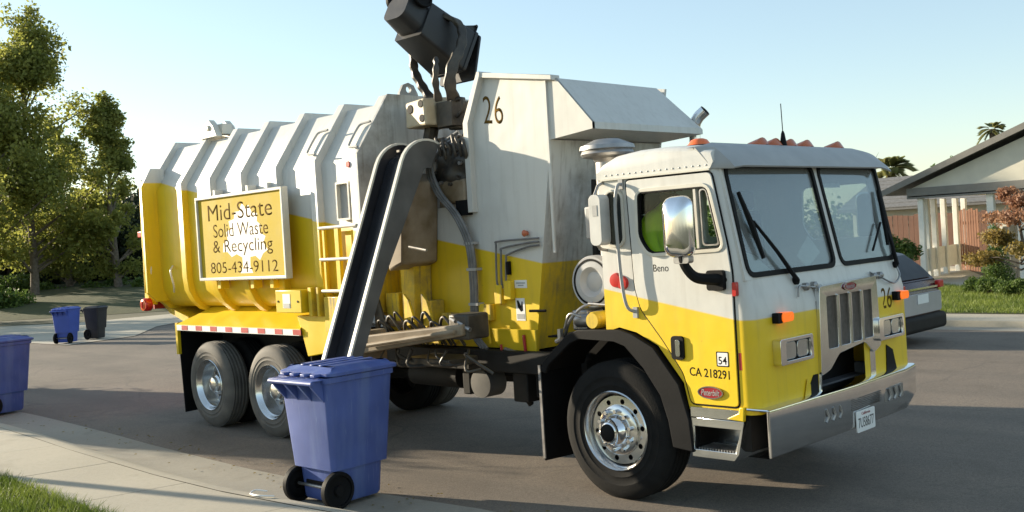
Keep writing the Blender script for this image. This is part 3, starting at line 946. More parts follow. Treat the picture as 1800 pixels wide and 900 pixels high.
# inner faces of the loading bay
MB().plate([(-3.02, 2.40), (-1.86, 2.40), (-1.86, 3.12), (-3.02, 3.12)], (), 'y', 1.02, 1.05).build('bay_back', 'brown_metal', T)
MB().plate([(HY+0.03, 2.36), (HF-0.03, 2.36), (HF-0.03, 3.5), (HY+0.12, 3.5), (HY+0.03, 3.1)], (), 'x', -1.83, -1.80).build('bay_cheek', 'paint_dirty', T)
MB().box(-3.02, -1.84, HY+0.03, 1.02, 2.33, 2.36).build('bay_shelf', 'dark_metal', T)
# canted hood over the cab
hd = MB()
P = [(-1.655, HY, 3.52), (-0.79, HY, 3.37), (-0.41, HY, 2.955), (-0.41, HY, 2.90), (-0.90, HY, 2.87)]
Q = [(x, HF-0.16 if i < 2 else HF-0.02, z) for i, (x, y, z) in enumerate(P)]
Qc = [(-1.655, HF, 3.38), (-0.79, HF, 3.24), (-0.41, HF, 2.94), (-0.41, HF, 2.90), (-0.90, HF, 2.87)]
hd.add(P+Q+Qc, [(0, 1, 6, 5), (1, 2, 7, 6), (2, 3, 8, 7), (3, 4, 9, 8), (5, 6, 11, 10), (6, 7, 12, 11), (7, 8, 13, 12), (8, 9, 14, 13)])
hd.build('hopper_hood', 'paint', T, smooth=0)
text('number', "26", (-1.555, HY-0.0006, 3.20), (1, 0, -0.12), (0, 0, 1), 0.25, 0.25, 'brown_ink', T, 0.0004, 1.1, 0, -0.006)
# lower box with latch bar in front of the hopper
bx = MB().plate([(-1.71, 1.235), (-1.16, 1.235), (-1.155, 0.96), (-1.5, 1.0), (-1.66, 1.1)], (), 'y', HY-0.035, HY).build('skirt_box', 'yellow', T, bevel=0.006)
MB().tube([(-1.52, HY-0.06, 1.06), (-1.12, HY-0.06, 0.98)], 0.018, 8).build('latch_bar', 'steel', bx)
MB().tube([(-1.29, HY-0.05, 1.19), (-1.27, HY-0.05, 0.95)], 0.014, 8).build('latch_pin', 'tape_red', bx)
MB().tube([(-1.56, HY-0.07, 1.10), (-1.55, HY-0.07, 0.97)], 0.012, 8).build('latch_pin', 'tape_red', bx)
# pipework and stickers on the hopper wall
for d in (0.0, 0.06, 0.12):
    MB().tube(bez([(-1.06, HY-0.03, 2.03-d*0.5), (-1.2, HY-0.035, 2.03-d*0.6), (-1.56+d, HY-0.035, 2.02-d), (-1.585+d, HY-0.035, 1.98-d), (-1.60+d, HY-0.035, 1.68), (-1.58+d*0.8, HY-0.035, 1.60)], 4), 0.010, 6).build('hydraulic_pipe', 'hose', T)
for x0, x1, z0, z1 in ((-1.62, -1.53, 1.46, 1.63), (-1.50, -1.41, 1.50, 1.67), (-1.84, -1.68, 1.31, 1.46)):
    v_ = MB().box(x0, x1, HY-0.06, HY, z0, z1).build('valve', 'paint_grime_shade', T, bevel=0.008)
MB().tube([(-1.76, HY-0.03, 1.31), (-1.74, HY-0.03, 1.1)], 0.012, 6).build('valve_pipe', 'paint_dirty', T)
MB().box(-1.47, -1.44, HY-0.045, HY, 1.72, 1.84).build('switch', 'black', T, bevel=0.006)
MB().lathe([(0.02, 0), (0.03, -0.04), (0.0, -0.07)], (-1.22, HY, 2.08), 'y', 12).build('side_marker', 'marker', T)
st = MB().box(-1.41, -1.26, HY-0.003, HY-0.0005, 1.60, 1.67).build('sticker', 'white', T)
MB().box(-1.39, -1.28, HY-0.0045, HY-0.0033, 1.638, 1.65).build('sticker_print', 'grey', st)
MB().box(-1.37, -1.30, HY-0.0045, HY-0.0033, 1.618, 1.628).build('sticker_print', 'grey', st)
st = MB().box(-1.41, -1.30, HY-0.003, HY-0.0005, 1.31, 1.51).build('sticker', 'white', T)
MB().plate([(-1.395, 1.49), (-1.375, 1.49), (-1.345, 1.44), (-1.335, 1.48), (-1.325, 1.48), (-1.325, 1.40), (-1.35, 1.39), (-1.385, 1.43)], (), 'y', HY-0.0045, HY-0.0032).build('sticker_print', 'black_ink', st)
MB().box(-1.40, -1.31, HY-0.0045, HY-0.0033, 1.325, 1.37).build('sticker_print', 'grey', st)

# ---- lifting rail
def rail_line(off):
    """the J shaped rail seen along the truck, pushed inwards by off; (y, z)"""
    a = Vector((-0.94, 0.85)); b = Vector((-0.13, 2.80))
    d = (b-a).normalized(); nrm = Vector((d.y, -d.x))
    pts = [tuple(a+nrm*off), tuple(a+(b-a)*0.5+nrm*off)]
    c = b+nrm*0.34; r = 0.34-off
    a0 = math.degrees(math.atan2(b.y-c.y, b.x-c.x))
    for i in range(9):
        t = R(a0-i*(a0-62)/8)
        pts.append((c.x+r*math.cos(t), c.y+r*math.sin(t)))
    return pts
rl = None
for x0, nm in ((-2.60, 'rail_flange'), (-2.235, 'rail_flange')):
    o_, i_ = rail_line(0.0), rail_line(0.02)
    m = MB(); m.plate(o_+i_[::-1], (), 'x', x0, x0+0.038)
    o = m.build('lift_rail' if rl is None else nm, 'cream', T if rl is None else rl)
    if rl is None:
        rl = o
o_, i_ = rail_line(0.11), rail_line(0.125)
MB().plate(o_+i_[::-1], (), 'x', -2.565, -2.235).build('belt', 'belt', rl)
MB().box(-2.42, -2.38, -0.0, 0.02, 2.9, 2.92).build('belt_clip', 'dark_metal', rl)
m = MB()
o_ = rail_line(0.021)
i_ = [rail_line(0.13)[0], rail_line(0.155)[1]]+rail_line(0.27)[2:]
m.plate(o_+i_[::-1], (), 'x', -2.229, -2.203)
m.build('rail_cheek', 'rail_grey', rl)
MB().plate(o_+i_[::-1], (), 'x', -2.599, -2.573).build('rail_cheek', 'belt', rl)  # belt's near-black on this cheek stands in for shade inside the channel
# carriage behind the rail
m = MB(); m.plate([(-2.62, 1.80), (-2.42, 1.86), (-2.34, 2.62), (-2.5, 2.72), (-2.70, 2.5)], (), 'y', -0.02, 0.42); m.build('carriage', 'brown_metal', rl, bevel=0.02)
m = MB(); m.tube([(-2.32, 0.0, 2.02), (-2.08, 0.0, 1.98)], 0.014, 8); m.build('pin', 'steel', rl)
m = MB(); m.plate([(-2.72, 1.1), (-2.55, 1.1), (-2.52, 1.85), (-2.72, 1.85)], (), 'y', 0.2, 0.42); m.box(-2.98, -2.78, 0.2, 0.42, 1.15, 1.58); m.box(-2.50, -2.36, 0.26, 0.42, 1.1, 1.5); m.box(-2.28, -2.16, 0.3, 0.42, 1.1, 1.38)
m.build('guide_frame', 'paint_grime_shade', rl, bevel=0.01)
for xg in (-2.92, -2.46, -2.2):
    MB().plate([(xg-0.12, 1.12), (xg+0.10, 1.12), (xg+0.07, 1.2), (xg-0.05, 1.52), (xg-0.12, 1.58)], [circ(xg-0.03, 1.25, 0.035, 10)], 'y', 0.10, 0.125).build('gusset', 'dark_metal' if xg < -2.5 else 'paint_grime_shade', rl, bevel=0.004)
for i in range(8):
    xh = -2.95+0.13*i
    MB().tube(bez([(xh, 0.20, 1.10), (xh-0.02, 0.10, 1.24+0.03*(i % 3)), (xh+0.07, 0.03+0.03*(i % 2), 1.33+0.04*(i % 3)), (xh+0.17, 0.10, 1.24), (xh+0.18, 0.20, 1.10)], 5), 0.011+0.004*(i % 2), 7).build('hose', 'dark_metal', rl, smooth=60)
MB().tube([(-2.9, 0.12, 1.30), (-1.95, 0.24, 1.22)], 0.03, 10).build('push_rod', 'brown_metal', rl)
m = MB(); m.box(-2.68, -2.6, 0.19, 0.205, 1.25, 1.34); m.build('guide_slot', 'dark_metal', rl)
# cross boom under the rail
m = MB(); m.add([(-2.75, -0.34, 1.22), (-1.45, -0.20, 1.34), (-1.45, 0.05, 1.34), (-2.75, -0.05, 1.22), (-2.75, -0.34, 1.05), (-1.45, -0.20, 1.24), (-1.45, 0.05, 1.24), (-2.75, -0.05, 1.05)], [(0, 1, 2, 3), (7, 6, 5, 4), (0, 4, 5, 1), (1, 5, 6, 2), (2, 6, 7, 3), (3, 7, 4, 0)])
bm_ = m.build('boom', 'brown_metal', T, bevel=0.015, smooth=0)
m = MB(); m.tube([(-2.6, -0.36, 1.14), (-1.5, -0.24, 1.28)], 0.022, 10); m.box(-2.82, -2.72, -0.36, -0.02, 0.92, 1.26); m.build('boom_rod', 'brown_metal', bm_, bevel=0.008)
g = random.Random(9)
for i in range(9):
    x = -2.6+i*0.15
    MB().tube(bez([(x, -0.12+g.uniform(-.1, .1), 1.1), (x+g.uniform(-.1, .15), -0.2, 1.0+g.uniform(-.06, .08)), (x+0.2, -0.1, 0.96+g.uniform(-.05, .05))], 4), g.uniform(0.008, 0.018), 6).build('hose', 'dark_metal', bm_, smooth=60)
MB().box(-2.3, -1.7, -0.15, 0.2, 0.95, 1.02).build('boom_guide', 'dark_metal', bm_, bevel=0.01)
MB().box(-1.66, -1.42, -0.16, 0.1, 1.2, 1.42).build('boom_motor', 'dark_metal', bm_, bevel=0.02)
for x, z in ((-1.62, 1.38), (-1.52, 1.35), (-1.44, 1.31)):
    MB().tube([(x-0.02, -0.15, z), (x+0.04, -0.15, z-0.02)], 0.020, 8).build('hose_fitting', 'steel', bm_)
# hose bundle snaking down the hopper wall
for k in range(3):
    d = 0.034*k
    pts = [(-2.02+d, 0.42, 3.06-d), (-2.29+d*0.7, 0.36, 2.92-d*0.4), (-2.38+d, 0.33, 2.73), (-2.28+d, 0.33, 2.51), (-2.06+d, 0.34, 2.28), (-1.93+d, 0.36, 2.0), (-1.915+d, 0.37, 1.64), (-1.93+d, 0.37, 1.2), (-1.78+d, 0.33, 1.06)]
    MB().tube(bez(pts, 7), 0.017, 8).build('hose', 'hose', T)
m = MB()
for z, x in ((1.78, -1.88), (1.46, -1.88), (2.02, -1.90)):
    m.box(x-0.06, x+0.06, HY-0.085, HY, z-0.012, z+0.012)
m.build('hose_clamp', 'grey', T)
# dirty rotary drive behind the rail head
g = random.Random(9)
m = MB(); m.lathe([(0.0, -0.03), (0.08, -0.03), (0.13, -0.02), (0.17, 0.0), (0.22, 0.01), (0.245, 0.04), (0.25, 0.08), (0.25, 0.45)], (-2.13, 0.38, 2.76), 'y', 40)
m.v = [(x+0.016*math.sin(31*z+9*y), y+0.022*math.sin(23*x)*math.cos(27*z), z+0.016*math.sin(29*x+3)) if y < 0.5 else (x, y, z) for x, y, z in m.v]
rt = m.build('rotary_drive', 'dark_metal', T, smooth=60)
MB().box(-2.30, -1.92, 0.37, 0.8, 2.40, 2.62).build('drive_housing', 'brown_metal', rt, bevel=0.03, seg=3)
MB().box(-1.92, -1.86, 0.44, 0.9, 2.38, 3.0).build('drive_cover', 'rail_grey', rt, bevel=0.015)
for i in range(9):
    a = 2*PI*i/9
    c = (-2.13+0.185*math.cos(a), 0.365, 2.76+0.185*math.sin(a))
    MB().tube([c, (c[0], c[1]-0.03, c[2])], 0.018, 6).build('drive_bolt', 'steel' if i % 3 == 0 else 'dark_metal', rt)
for i in range(6):
    x = -2.30+0.07*i
    MB().tube(bez([(x, 0.42, 2.98+0.04*math.sin(i*2)), (x+0.06, 0.33+0.02*(i % 2), 3.02-0.03*(i % 3)), (x+0.10, 0.34, 2.90-0.04*(i % 2)), (x+0.05, 0.40, 2.78)], 5), 0.014+0.003*(i % 2), 7).build('drive_hose', 'dark_metal', rt, smooth=60)
MB().box(-2.06, -1.90, HY-0.06, HY, 2.28, 2.42).build('drive_stop', 'black', rt)

# ---- gripper
hb = MB(); hb.add([tuple(p) for p in [(-2.56, 0.06, 3.40), (-2.24, 0.02, 3.41), (-2.20, 0.42, 3.44), (-2.56, 0.46, 3.42), (-2.57, 0.06, 3.15), (-2.22, 0.02, 3.15), (-2.20, 0.42, 3.15), (-2.56, 0.46, 3.15)]], [(0, 1, 2, 3), (7, 6, 5, 4), (0, 4, 5, 1), (1, 5, 6, 2), (2, 6, 7, 3), (3, 7, 4, 0)])
gr = hb.build('gripper', 'tan_metal', T, bevel=0.018, smooth=0)
GS = Vector((-0.20, 0.36, 0.02))
gr.location = GS
m = MB(); m.lathe([(0, -0.012), (0.04, -0.012), (0.045, 0.0)], (-2.47, 0.05, 3.33), 'y', 12); m.lathe([(0, -0.012), (0.035, -0.012), (0.04, 0.0)], (-2.28, 0.03, 3.22), 'y', 12); m.lathe([(0, -0.012), (0.035, -0.012), (0.04, 0.0)], (-2.29, 0.03, 3.36), 'y', 12); m.build('gripper_bolt', 'black', gr)
m = MB(); m.box(-2.2, -1.98, 0.14, 0.46, 3.12, 3.36); m.tube([(-2.08, 0.3, 3.1), (-2.08, 0.3, 3.4)], 0.09, 12); m.tube([(-2.45, 0.25, 3.02), (-2.4, 0.25, 3.16)], 0.07, 10); m.tube(bez([(-1.98, 0.2, 3.36), (-1.9, 0.2, 3.36), (-1.89, 0.2, 3.26), (-1.98, 0.2, 3.2)], 5), 0.018, 8); m.build('gripper_knuckle', 'dark_metal', gr, bevel=0.012)
def finger(pts, w, th):
    """a flat curved claw: pts run up the claw (x, y, z), w is its width along the bin, th its thickness"""
    P_ = bez(pts, 6)
    vs, fs = [], []
    n = len(P_)
    for i, p in enumerate(P_):
        k = i/(n-1)
        ww = w*(1-0.45*k)+0.012*math.sin(i*1.3)
        t = (P_[min(i+1, n-1)]-P_[max(i-1, 0)]).normalized()
        ax = Vector((0.30, 0.88, -0.36)).normalized()
        ax = (ax-t*ax.dot(t)).normalized()
        o2 = t.cross(ax)
        for a, b in ((-1, -1), (1, -1), (1, 1), (-1, 1)):
            vs.append(p+ax*a*ww/2+o2*b*th/2)
    for i in range(n-1):
        for k in range(4):
            fs.append((i*4+k, i*4+(k+1) % 4, i*4+4+(k+1) % 4, i*4+4+k))
    fs += [(3, 2, 1, 0), tuple((n-1)*4+k for k in range(4))]
    return MB().add(vs, fs).build('gripper_finger', 'dark_metal', gr, bevel=0.01)
#FINGERS#
def FG(pts, w, th):
    finger([tuple(Vector(p)-GS+Vector((-0.11, 0.17, 0.03))) for p in pts], w, th)
FG([(-2.10, 0.40, 3.34), (-2.04, 0.30, 3.50), (-2.01, 0.33, 3.68), (-2.01, 0.43, 3.83), (-2.04, 0.50, 3.98), (-2.09, 0.49, 4.10), (-2.2, 0.42, 4.18)], 0.12, 0.05)
FG([(-2.54, 0.48, 3.44), (-2.62, 0.46, 3.56), (-2.69, 0.44, 3.70), (-2.70, 0.43, 3.84), (-2.70, 0.45, 4.0), (-2.64, 0.47, 4.12)], 0.10, 0.05)
FG([(-2.12, 0.22, 3.34), (-2.06, 0.14, 3.50), (-2.04, 0.14, 3.64), (-2.08, 0.18, 3.74)], 0.07, 0.04)

# ---- front mudguard
out = [(-0.72, 0.96), (-0.68, 1.04), (-0.42, 1.25), (-0.30, 1.30), (0.12, 1.31), (0.24, 1.28), (0.43, 1.19), (0.64, 0.93), (0.715, 0.68), (0.735, 0.45)]
inn = [(-0.66, 0.94), (-0.62, 1.01), (-0.38, 1.19), (-0.27, 1.23), (0.06, 1.22), (0.16, 1.19), (0.33, 1.03), (0.47, 0.84), (0.53, 0.66), (0.56, 0.47)]
m = MB()
m.plate(out+inn[::-1], (), 'y', -0.04, -0.005)
o2 = [(x*0.985, z-0.012) for x, z in out]
m.plate(out+o2[::-1], (), 'y', -0.02, 0.50)
gd = m.build('front_mudguard', 'black', T, bevel=0.018, seg=3, smooth=50)
MB().plate([(0.0, 1.0), (0.5, 1.0), (0.5, 0.2), (0.0, 0.22)], (), 'x', -0.76, -0.745).build('mud_flap', 'flap', T)
MB().box(-0.765, -0.74, -0.012, 0.0, 0.24, 1.0).build('flap_edge', 'steel', T)
MB().box(-0.7, 0.7, 0.52, 0.54, 0.5, 1.25).build('wheel_well', 'flap', T)
MB().box(-0.7, 0.7, 0.06, 0.52, 1.22, 1.235).build('wheel_well', 'flap', T)
m = MB(); m.box(0.72, 0.74, 0.05, 0.5, 0.5, 1.2); m.build('wheel_well', 'flap', T)

# ---- cab
def mir(y):
    return 2*YC-y
cab_out = [(-0.03, 1.29), (0.10, 1.325), (0.26, 1.29), (0.45, 1.20), (0.66, 0.94), (0.70, 0.75), (1.10, 0.71), (1.10, 1.50), (1.08, 1.72), (0.93, 2.50), (-0.03, 2.50)]
win_c = [(0.34, 2.335), (0.965, 2.335), (1.065, 1.88), (0.42, 1.86), (0.33, 1.99)]
win = rpoly(win_c, 0.06, 4)
cab = MB().plate(cab_out, [win], 'y', 0.0, 0.03).build('cab_side', 'paint', T)
cab2 = MB().plate(cab_out, [win], 'y', mir(0.03), mir(0.0)).build('cab_side', 'paint', T)
dpt = [(0.235, 2.43), (1.00, 2.43), (1.105, 1.88), (1.125, 1.72), (1.125, 0.785), (0.715, 0.785), (0.665, 1.00), (0.50, 1.23), (0.31, 1.46), (0.265, 1.62)]
do = rpoly(dpt, 0.045, 3)
m = MB().plate(inset(do, 0.012), [win], 'y', -0.014, -0.0005)
door = m.build('door', 'paint', T, bevel=0.006)
MB().plate(do, [inset(do, 0.016)], 'y', -0.006, -0.0012).build('door_seal', 'black', door)
MB().plate(inset(rpoly(win_c, 0.07, 4), -0.016), [inset(win, 0.012)], 'y', -0.022, 0.012).build('window_frame', 'cream', door, bevel=0.004)
MB().plate(inset(win, 0.008), [inset(win, 0.022)], 'y', -0.02, 0.014).build('window_seal', 'black', door)
MB().plate(win, (), 'y', 0.016, 0.021).build('window', 'side_glass', door)
MB().plate(win, (), 'y', mir(0.021), mir(0.016)).build('window', 'side_glass', T)
m = MB(); m.plate([(0.838, 2.33), (0.858, 2.33), (0.868, 1.865), (0.848, 1.865)], (), 'y', -0.016, 0.025); m.build('vent_divider', 'cream', door)
MB().plate(rpoly([(0.885, 2.31), (0.945, 2.31), (1.035, 1.91), (0.892, 1.91)], 0.03), [rpoly([(0.895, 2.30), (0.938, 2.30), (1.022, 1.92), (0.902, 1.92)], 0.03)], 'y', -0.012, 0.024).build('vent_frame', 'steel', door)
# door furniture
h = MB().plate(rrect(0.585, 0.695, 1.105, 1.275, 0.025), (), 'y', -0.03, -0.012).build('door_handle', 'black', door, bevel=0.006)
MB().plate(rrect(0.63, 0.668, 1.13, 1.25, 0.015), (), 'y', -0.042, -0.029).build('handle_grip', 'chrome', h, bevel=0.004)
text('lettering', "Beno", (0.525, -0.0143, 1.765), (1, 0, 0), (0, 0, 1), 0.135, 0.052, 'black_ink', door, 0.0004)
text('number', "26", (1.035, -0.0143, 1.685), (1, 0, 0), (0, 0, 1), 0.085, 0.06, 'black_ink', door, 0.0004)
text('lettering', "CA 218291", (0.89, -0.0143, 1.02), (1, 0, -0.04), (0, 0, 1), 0.33, 0.062, 'black_ink', door, 0.0004, 1.0, 0, 0.012)
k = MB().plate(rrect(0.955, 1.055, 1.07, 1.175, 0.008), [rrect(0.962, 1.048, 1.077, 1.168, 0.006)], 'y', -0.0156, -0.0141).build('sticker_frame', 'black_ink', door)
MB().plate(rrect(0.961, 1.049, 1.076, 1.169, 0.006), (), 'y', -0.0150, -0.0141).build('sticker', 'white', k)
text('number', "54", (1.005, -0.0152, 1.113), (1, 0, 0), (0, 0, 1), 0.068, 0.055, 'black_ink', k, 0.0004, 1, 0, 0.008)
el = [(0.895+0.105*math.cos(2*PI*i/28), 0.885+0.045*math.sin(2*PI*i/28)) for i in range(28)]
bg = MB().plate(el, (), 'y', -0.024, -0.0145).build('badge', 'badge', door, bevel=0.004)
MB().plate(el, [inset(el, 0.008)], 'y', -0.027, -0.022).build('badge_rim', 'chrome', bg)
text('badge_lettering', "Peterbilt", (0.895, -0.0245, 0.885), (1, 0, 0), (0, 0, 1), 0.15, 0.042, 'grey', bg, 0.001, 1, 0.25)
# rear quarter: grab rail, marker, small window
m = MB(); m.tube(bez([(0.20, -0.005, 2.40), (0.20, -0.06, 2.37), (0.185, -0.075, 2.2), (0.20, -0.075, 1.75), (0.235, -0.07, 1.50), (0.27, -0.005, 1.44)], 6), 0.013, 8)
m.box(0.18, 0.22, -0.02, 0.0, 2.36, 2.44); m.box(0.25, 0.29, -0.02, 0.0, 1.40, 1.48)
m.build('grab_rail', 'grey', T)
m = MB(); m.lathe([(0.0, -0.03), (0.05, -0.025), (0.058, 0.0)], (0.10, 0.0, 1.68), 'y', 18); m.lathe([(0.0, -0.028), (0.045, -0.024), (0.052, 0.0)], (0.16, 0.0, 1.66), 'y', 18); m.build('side_marker', 'red', T)
q = rrect(0.04, 0.20, 1.94, 2.35, 0.06, 4)
MB().plate(inset(q, -0.012), [inset(q, 0.008)], 'y', -0.02, 0.0).build('quarter_window_frame', 'cream', T, bevel=0.004)
MB().plate(q, (), 'y', -0.008, -0.001).build('quarter_window', 'dark_glass', T)
lp = MB().plate(rrect(0.0, 0.11, 1.95, 2.33, 0.045, 4), (), 'y', -0.16, -0.05).build('work_lamp', 'cream', T, bevel=0.025, seg=3)
MB().box(-0.012, 0.004, -0.145, -0.07, 2.02, 2.28).build('lamp_lens', 'red', lp)
MB().box(0.035, 0.08, -0.163, -0.159, 2.17, 2.25).build('lamp_vent', 'grey', lp)
m = MB(); m.tube([(0.01, -0.1, 2.32), (0.01, -0.05, 2.40), (0.02, 0.0, 2.42)], 0.012, 8); m.tube([(0.01, -0.1, 1.96), (0.01, -0.05, 1.92), (0.02, 0.0, 1.91)], 0.012, 8); m.build('lamp_arm', 'steel', lp)
# back wall, floor, roof
m = MB(); m.plate([(0.03, 1.25), (2.41, 1.25), (2.41, 2.5), (0.03, 2.5)], [rrect(0.5, 1.0, 1.95, 2.3, 0.05), rrect(1.4, 1.9, 1.95, 2.3, 0.05)], 'x', -0.03, 0.0); m.build('cab_back', 'cream', T)
m = MB(); m.plate(rrect(0.5, 1.0, 1.95, 2.3, 0.05), (), 'x', -0.02, -0.015); m.plate(rrect(1.4, 1.9, 1.95, 2.3, 0.05), (), 'x', -0.02, -0.015); m.build('rear_window', 'side_glass', T)
MB().box(0.0, 1.14, 0.55, 1.9, 1.22, 1.27).build('cab_floor', 'interior', T)
MB().box(0.72, 1.14, 0.03, 2.41, 0.74, 0.79).build('cab_floor', 'interior', T)
rp = [(-0.035, 2.44), (-0.03, 2.51), (0.03, 2.575), (0.14, 2.622), (0.34, 2.642), (0.60, 2.642), (0.86, 2.625), (1.0, 2.585), (1.015, 2.51), (0.985, 2.44)]
m = MB()
cols = []
for y, k in ((-0.012, 0.0), (0.0, 0.35), (0.03, 0.68), (0.08, 0.9), (0.18, 1.0), (YC, 1.06)):
    cols.append([(x, y, 2.44+(z-2.44)*(0.72+0.28*k) if z > 2.45 else z) for x, z in rp])
cols += [[(x, mir(y), z) for x, y, z in c] for c in cols[-2::-1]]
for a, b in zip(cols[:-1], cols[1:]):
    m.strip(a, b)
m.add(cols[0], [tuple(range(len(rp)))]); m.add(cols[-1], [tuple(range(len(rp)))])
rf = m.build('roof', 'paint', T, smooth=50)
m = MB(); m.plate([(0.01, 2.432), (0.985, 2.432), (0.985, 2.446), (0.01, 2.446)], (), 'y', -0.022, 0.0)
m.build('drip_rail', 'cream', rf)
m = MB()
for i in range(17):
    x = 0.06+i*0.056
    m.lathe([(0.0, -0.005), (0.006, -0.003), (0.007, 0.002)], (x, -0.012, 2.47), 'y', 6)
m.build('rivets', 'steel', rf)

# ---- front of the cab: a wrapped skin with two windscreen openings
def xf(z):
    return float(np.interp(z, [0.7, 1.45, 1.62, 2.50, 2.60], [1.25, 1.245, 1.20, 1.035, 1.015]))
def skin_row(z):
    x = xf(z)
    pts = [(min(1.09, x-0.115), -0.003)]
    rad = 0.085
    pts += [(x-rad+rad*math.cos(R(a)), -0.003+rad+rad*math.sin(R(a))) for a in (-90, -67, -45, -22, 0)]
    pts += [(x+0.012*math.sin(PI*(y-rad)/(2*YC-2*rad)), y) for y in (0.30, 0.55, 0.86, 1.22)]
    full = pts+[(px_, mir(py_)) for px_, py_ in pts[-2::-1]]
    return [(a, b, z) for a, b in full]
def skin(name, zs, k0, k1, m_='paint'):
    mb = MB()
    rows = [skin_row(z)[k0:k1] for z in zs]
    rows_i = [[(a-0.025, b, z) for a, b, z in r] for r in rows]
    for a, b in zip(rows[:-1], rows[1:]):
        mb.strip(a, b)
    return mb.build(name, m_, T, smooth=40)
n_ = len(skin_row(1.0))
front = MB()
def front_grid():
    """lower front: skin cut away behind the grille and at the two tow openings"""
    zs = [0.745, 0.86, 1.00, 1.10, 1.30, 1.45, 1.56, 1.64, 1.70]
    rows = [skin_row(z) for z in zs]
    mb = MB()
    for i in range(len(zs)-1):
        for k in range(n_-1):
            ya, yb = rows[i][k][1], rows[i][k+1][1]
            if zs[i] < 1.45 and ya >= 0.85 and yb <= 1.60:
                continue
            mb.add([rows[i][k], rows[i][k+1], rows[i+1][k+1], rows[i+1][k]], [(0, 1, 2, 3)])
    return mb.build('front_panel', 'paint', T, smooth=45)
front_grid()
MB().box(1.02, 1.04, 0.6, 1.84, 0.72, 1.5).build('radiator', 'black', T)
m = MB()
for a, b in ((0, 7), (n_-7, n_)):                       # door pillars
    zs = [1.70, 1.9, 2.1, 2.3, 2.5]
    rows = [skin_row(z)[a:b] for z in zs]
    for r0, r1 in zip(rows[:-1], rows[1:]):
        m.strip([p for p in r0 if p[1] < 0.09 or p[1] > mir(0.09)], [p for p in r1 if p[1] < 0.09 or p[1] > mir(0.09)])
m.build('door_pillar', 'paint', T, smooth=40)
def wplane(y, z, off=0.0):
    b = 0.012*math.sin(PI*min(1, max(0, (y-0.085)/(2*YC-0.17))))
    return (xf(z)+b+off, y, z)
def wplate(outer, holes, o0, o1, name, m_, par, bevel=0.0):
    mb = MB().plate(outer, holes, 'x', 0.0, 1.0)
    mb.v = [wplane(v[1], v[2], o0 if v[0] < 0.5 else o1) for v in mb.v]
    return mb.build(name, m_, par, bevel=bevel, smooth=30)
pa = rpoly([(0.065, 2.475), (1.262, 2.475), (1.30, 1.685), (0.075, 1.685)], 0.09, 5)
pb = rpoly([(1.345, 2.475), (2.375, 2.475), (2.385, 1.685), (1.395, 1.685)], 0.09, 5)
# painted surround
wplate([(0.03, 2.52), (mir(0.03), 2.52), (mir(0.03), 1.66), (0.03, 1.66)], [inset(pa, -0.004), inset(pb, -0.004)], -0.02, 0.002, 'windscreen_surround', 'paint', T)
for q in (pa, pb):
    ws = wplate(q, (), -0.012, -0.006, 'windscreen', 'glass', T)
    wplate(inset(q, -0.012), [inset(q, 0.024)], -0.014, 0.012, 'windscreen_seal', 'black', ws, 0.004)
for q in (pa, pb):
    y0_, y1_ = min(p[0] for p in q), max(p[0] for p in q)
    wplate([(y0_+0.03, 2.462), (y1_-0.03, 2.462), (y1_-0.03, 2.40), (y0_+0.03, 2.40)], (), -0.03, -0.025, 'tint_shade_strip', 'dark_glass', T)  # dark band: glass tint together with the visor's shade
# sun visor
vs = MB()
def vrow(y, k):
    return [(0.90, y, 2.628+0.008*k), (1.0, y, 2.602), (1.12, y, 2.495), (1.155, y, 2.452), (1.145, y, 2.442), (1.09, y, 2.50), (0.96, y, 2.60)]
rows = [[(x-0.17+0.10*i, y, z) if False else (x, y, z) for x, y, z in vrow(y, 1)] for i, y in enumerate((0.16, YC, mir(0.16)))]
e0 = [(0.80+(x-0.90)*0.75, -0.02+0.02*i/6, min(z, 2.60)-0.0) for i, (x, y, z) in enumerate(vrow(0, 0))]
e1 = [(0.90+(x-0.90)*0.97, 0.05, z-0.012) for x, y, z in vrow(0, 0)]
rows = [e0, e1]+rows+[[(x, mir(y), z) for x, y, z in e1], [(x, mir(y), z) for x, y, z in [(0.9+(x-0.9)*1.0, y, z-0.03) for x, y, z in vrow(-0.03, 0)]]]
for a, b in zip(rows[:-1], rows[1:]):
    vs.strip(a+[a[0]], b+[b[0]])
vs.add(rows[-1], [tuple(range(7))]); vs.add(rows[0], [tuple(range(7))])
vs.build('sun_visor', 'grey', T, smooth=40)
T.children[-1].data.materials[0] = mat('visor_paint', (0.52, 0.52, 0.54), 0.4, var=0.05)
# lamps on the roof
m = MB(); m.lathe([(0.09, 0.0), (0.095, 0.012), (0.08, 0.025), (0.06, 0.052), (0.035, 0.062), (0, 0.064)], (0.66, 0.36, 2.632), 'z', 24); bc = m.build('beacon', 'orange_dome', rf)
m = MB(); m.lathe([(0.12, -0.02), (0.12, 0.012), (0.0, 0.012)], (0.66, 0.36, 2.632), 'z', 24); m.build('beacon_base', 'black', bc)
for y in (0.93, 1.13, 1.36, 1.62, 2.14):
    m = MB()
    pts = []
    for i in range(9):
        a = PI*i/8
        pts.append((0.85, y-0.085*math.cos(a), 2.63+0.07*math.sin(a)))
    r0 = [(0.74, p[1], p[2]-0.03 if 0 < i < 8 else p[2]-0.03) for i, p in enumerate(pts)]
    r1 = [(0.89, y+(p[1]-y)*0.7, 2.61+(p[2]-2.63)*0.45) for p in pts]
    m.strip(r0, pts).strip(pts, r1)
    m.build('marker_lamp', 'marker', rf, smooth=50)
m = MB(); m.lathe([(0.03, 0), (0.025, 0.03), (0.014, 0.10), (0.007, 0.12)], (0.86, 1.22, 2.635), 'z', 12); m.tube([(0.86, 1.22, 2.75), (0.855, 1.22, 2.97)], 0.004, 6); m.build('antenna', 'black', rf)

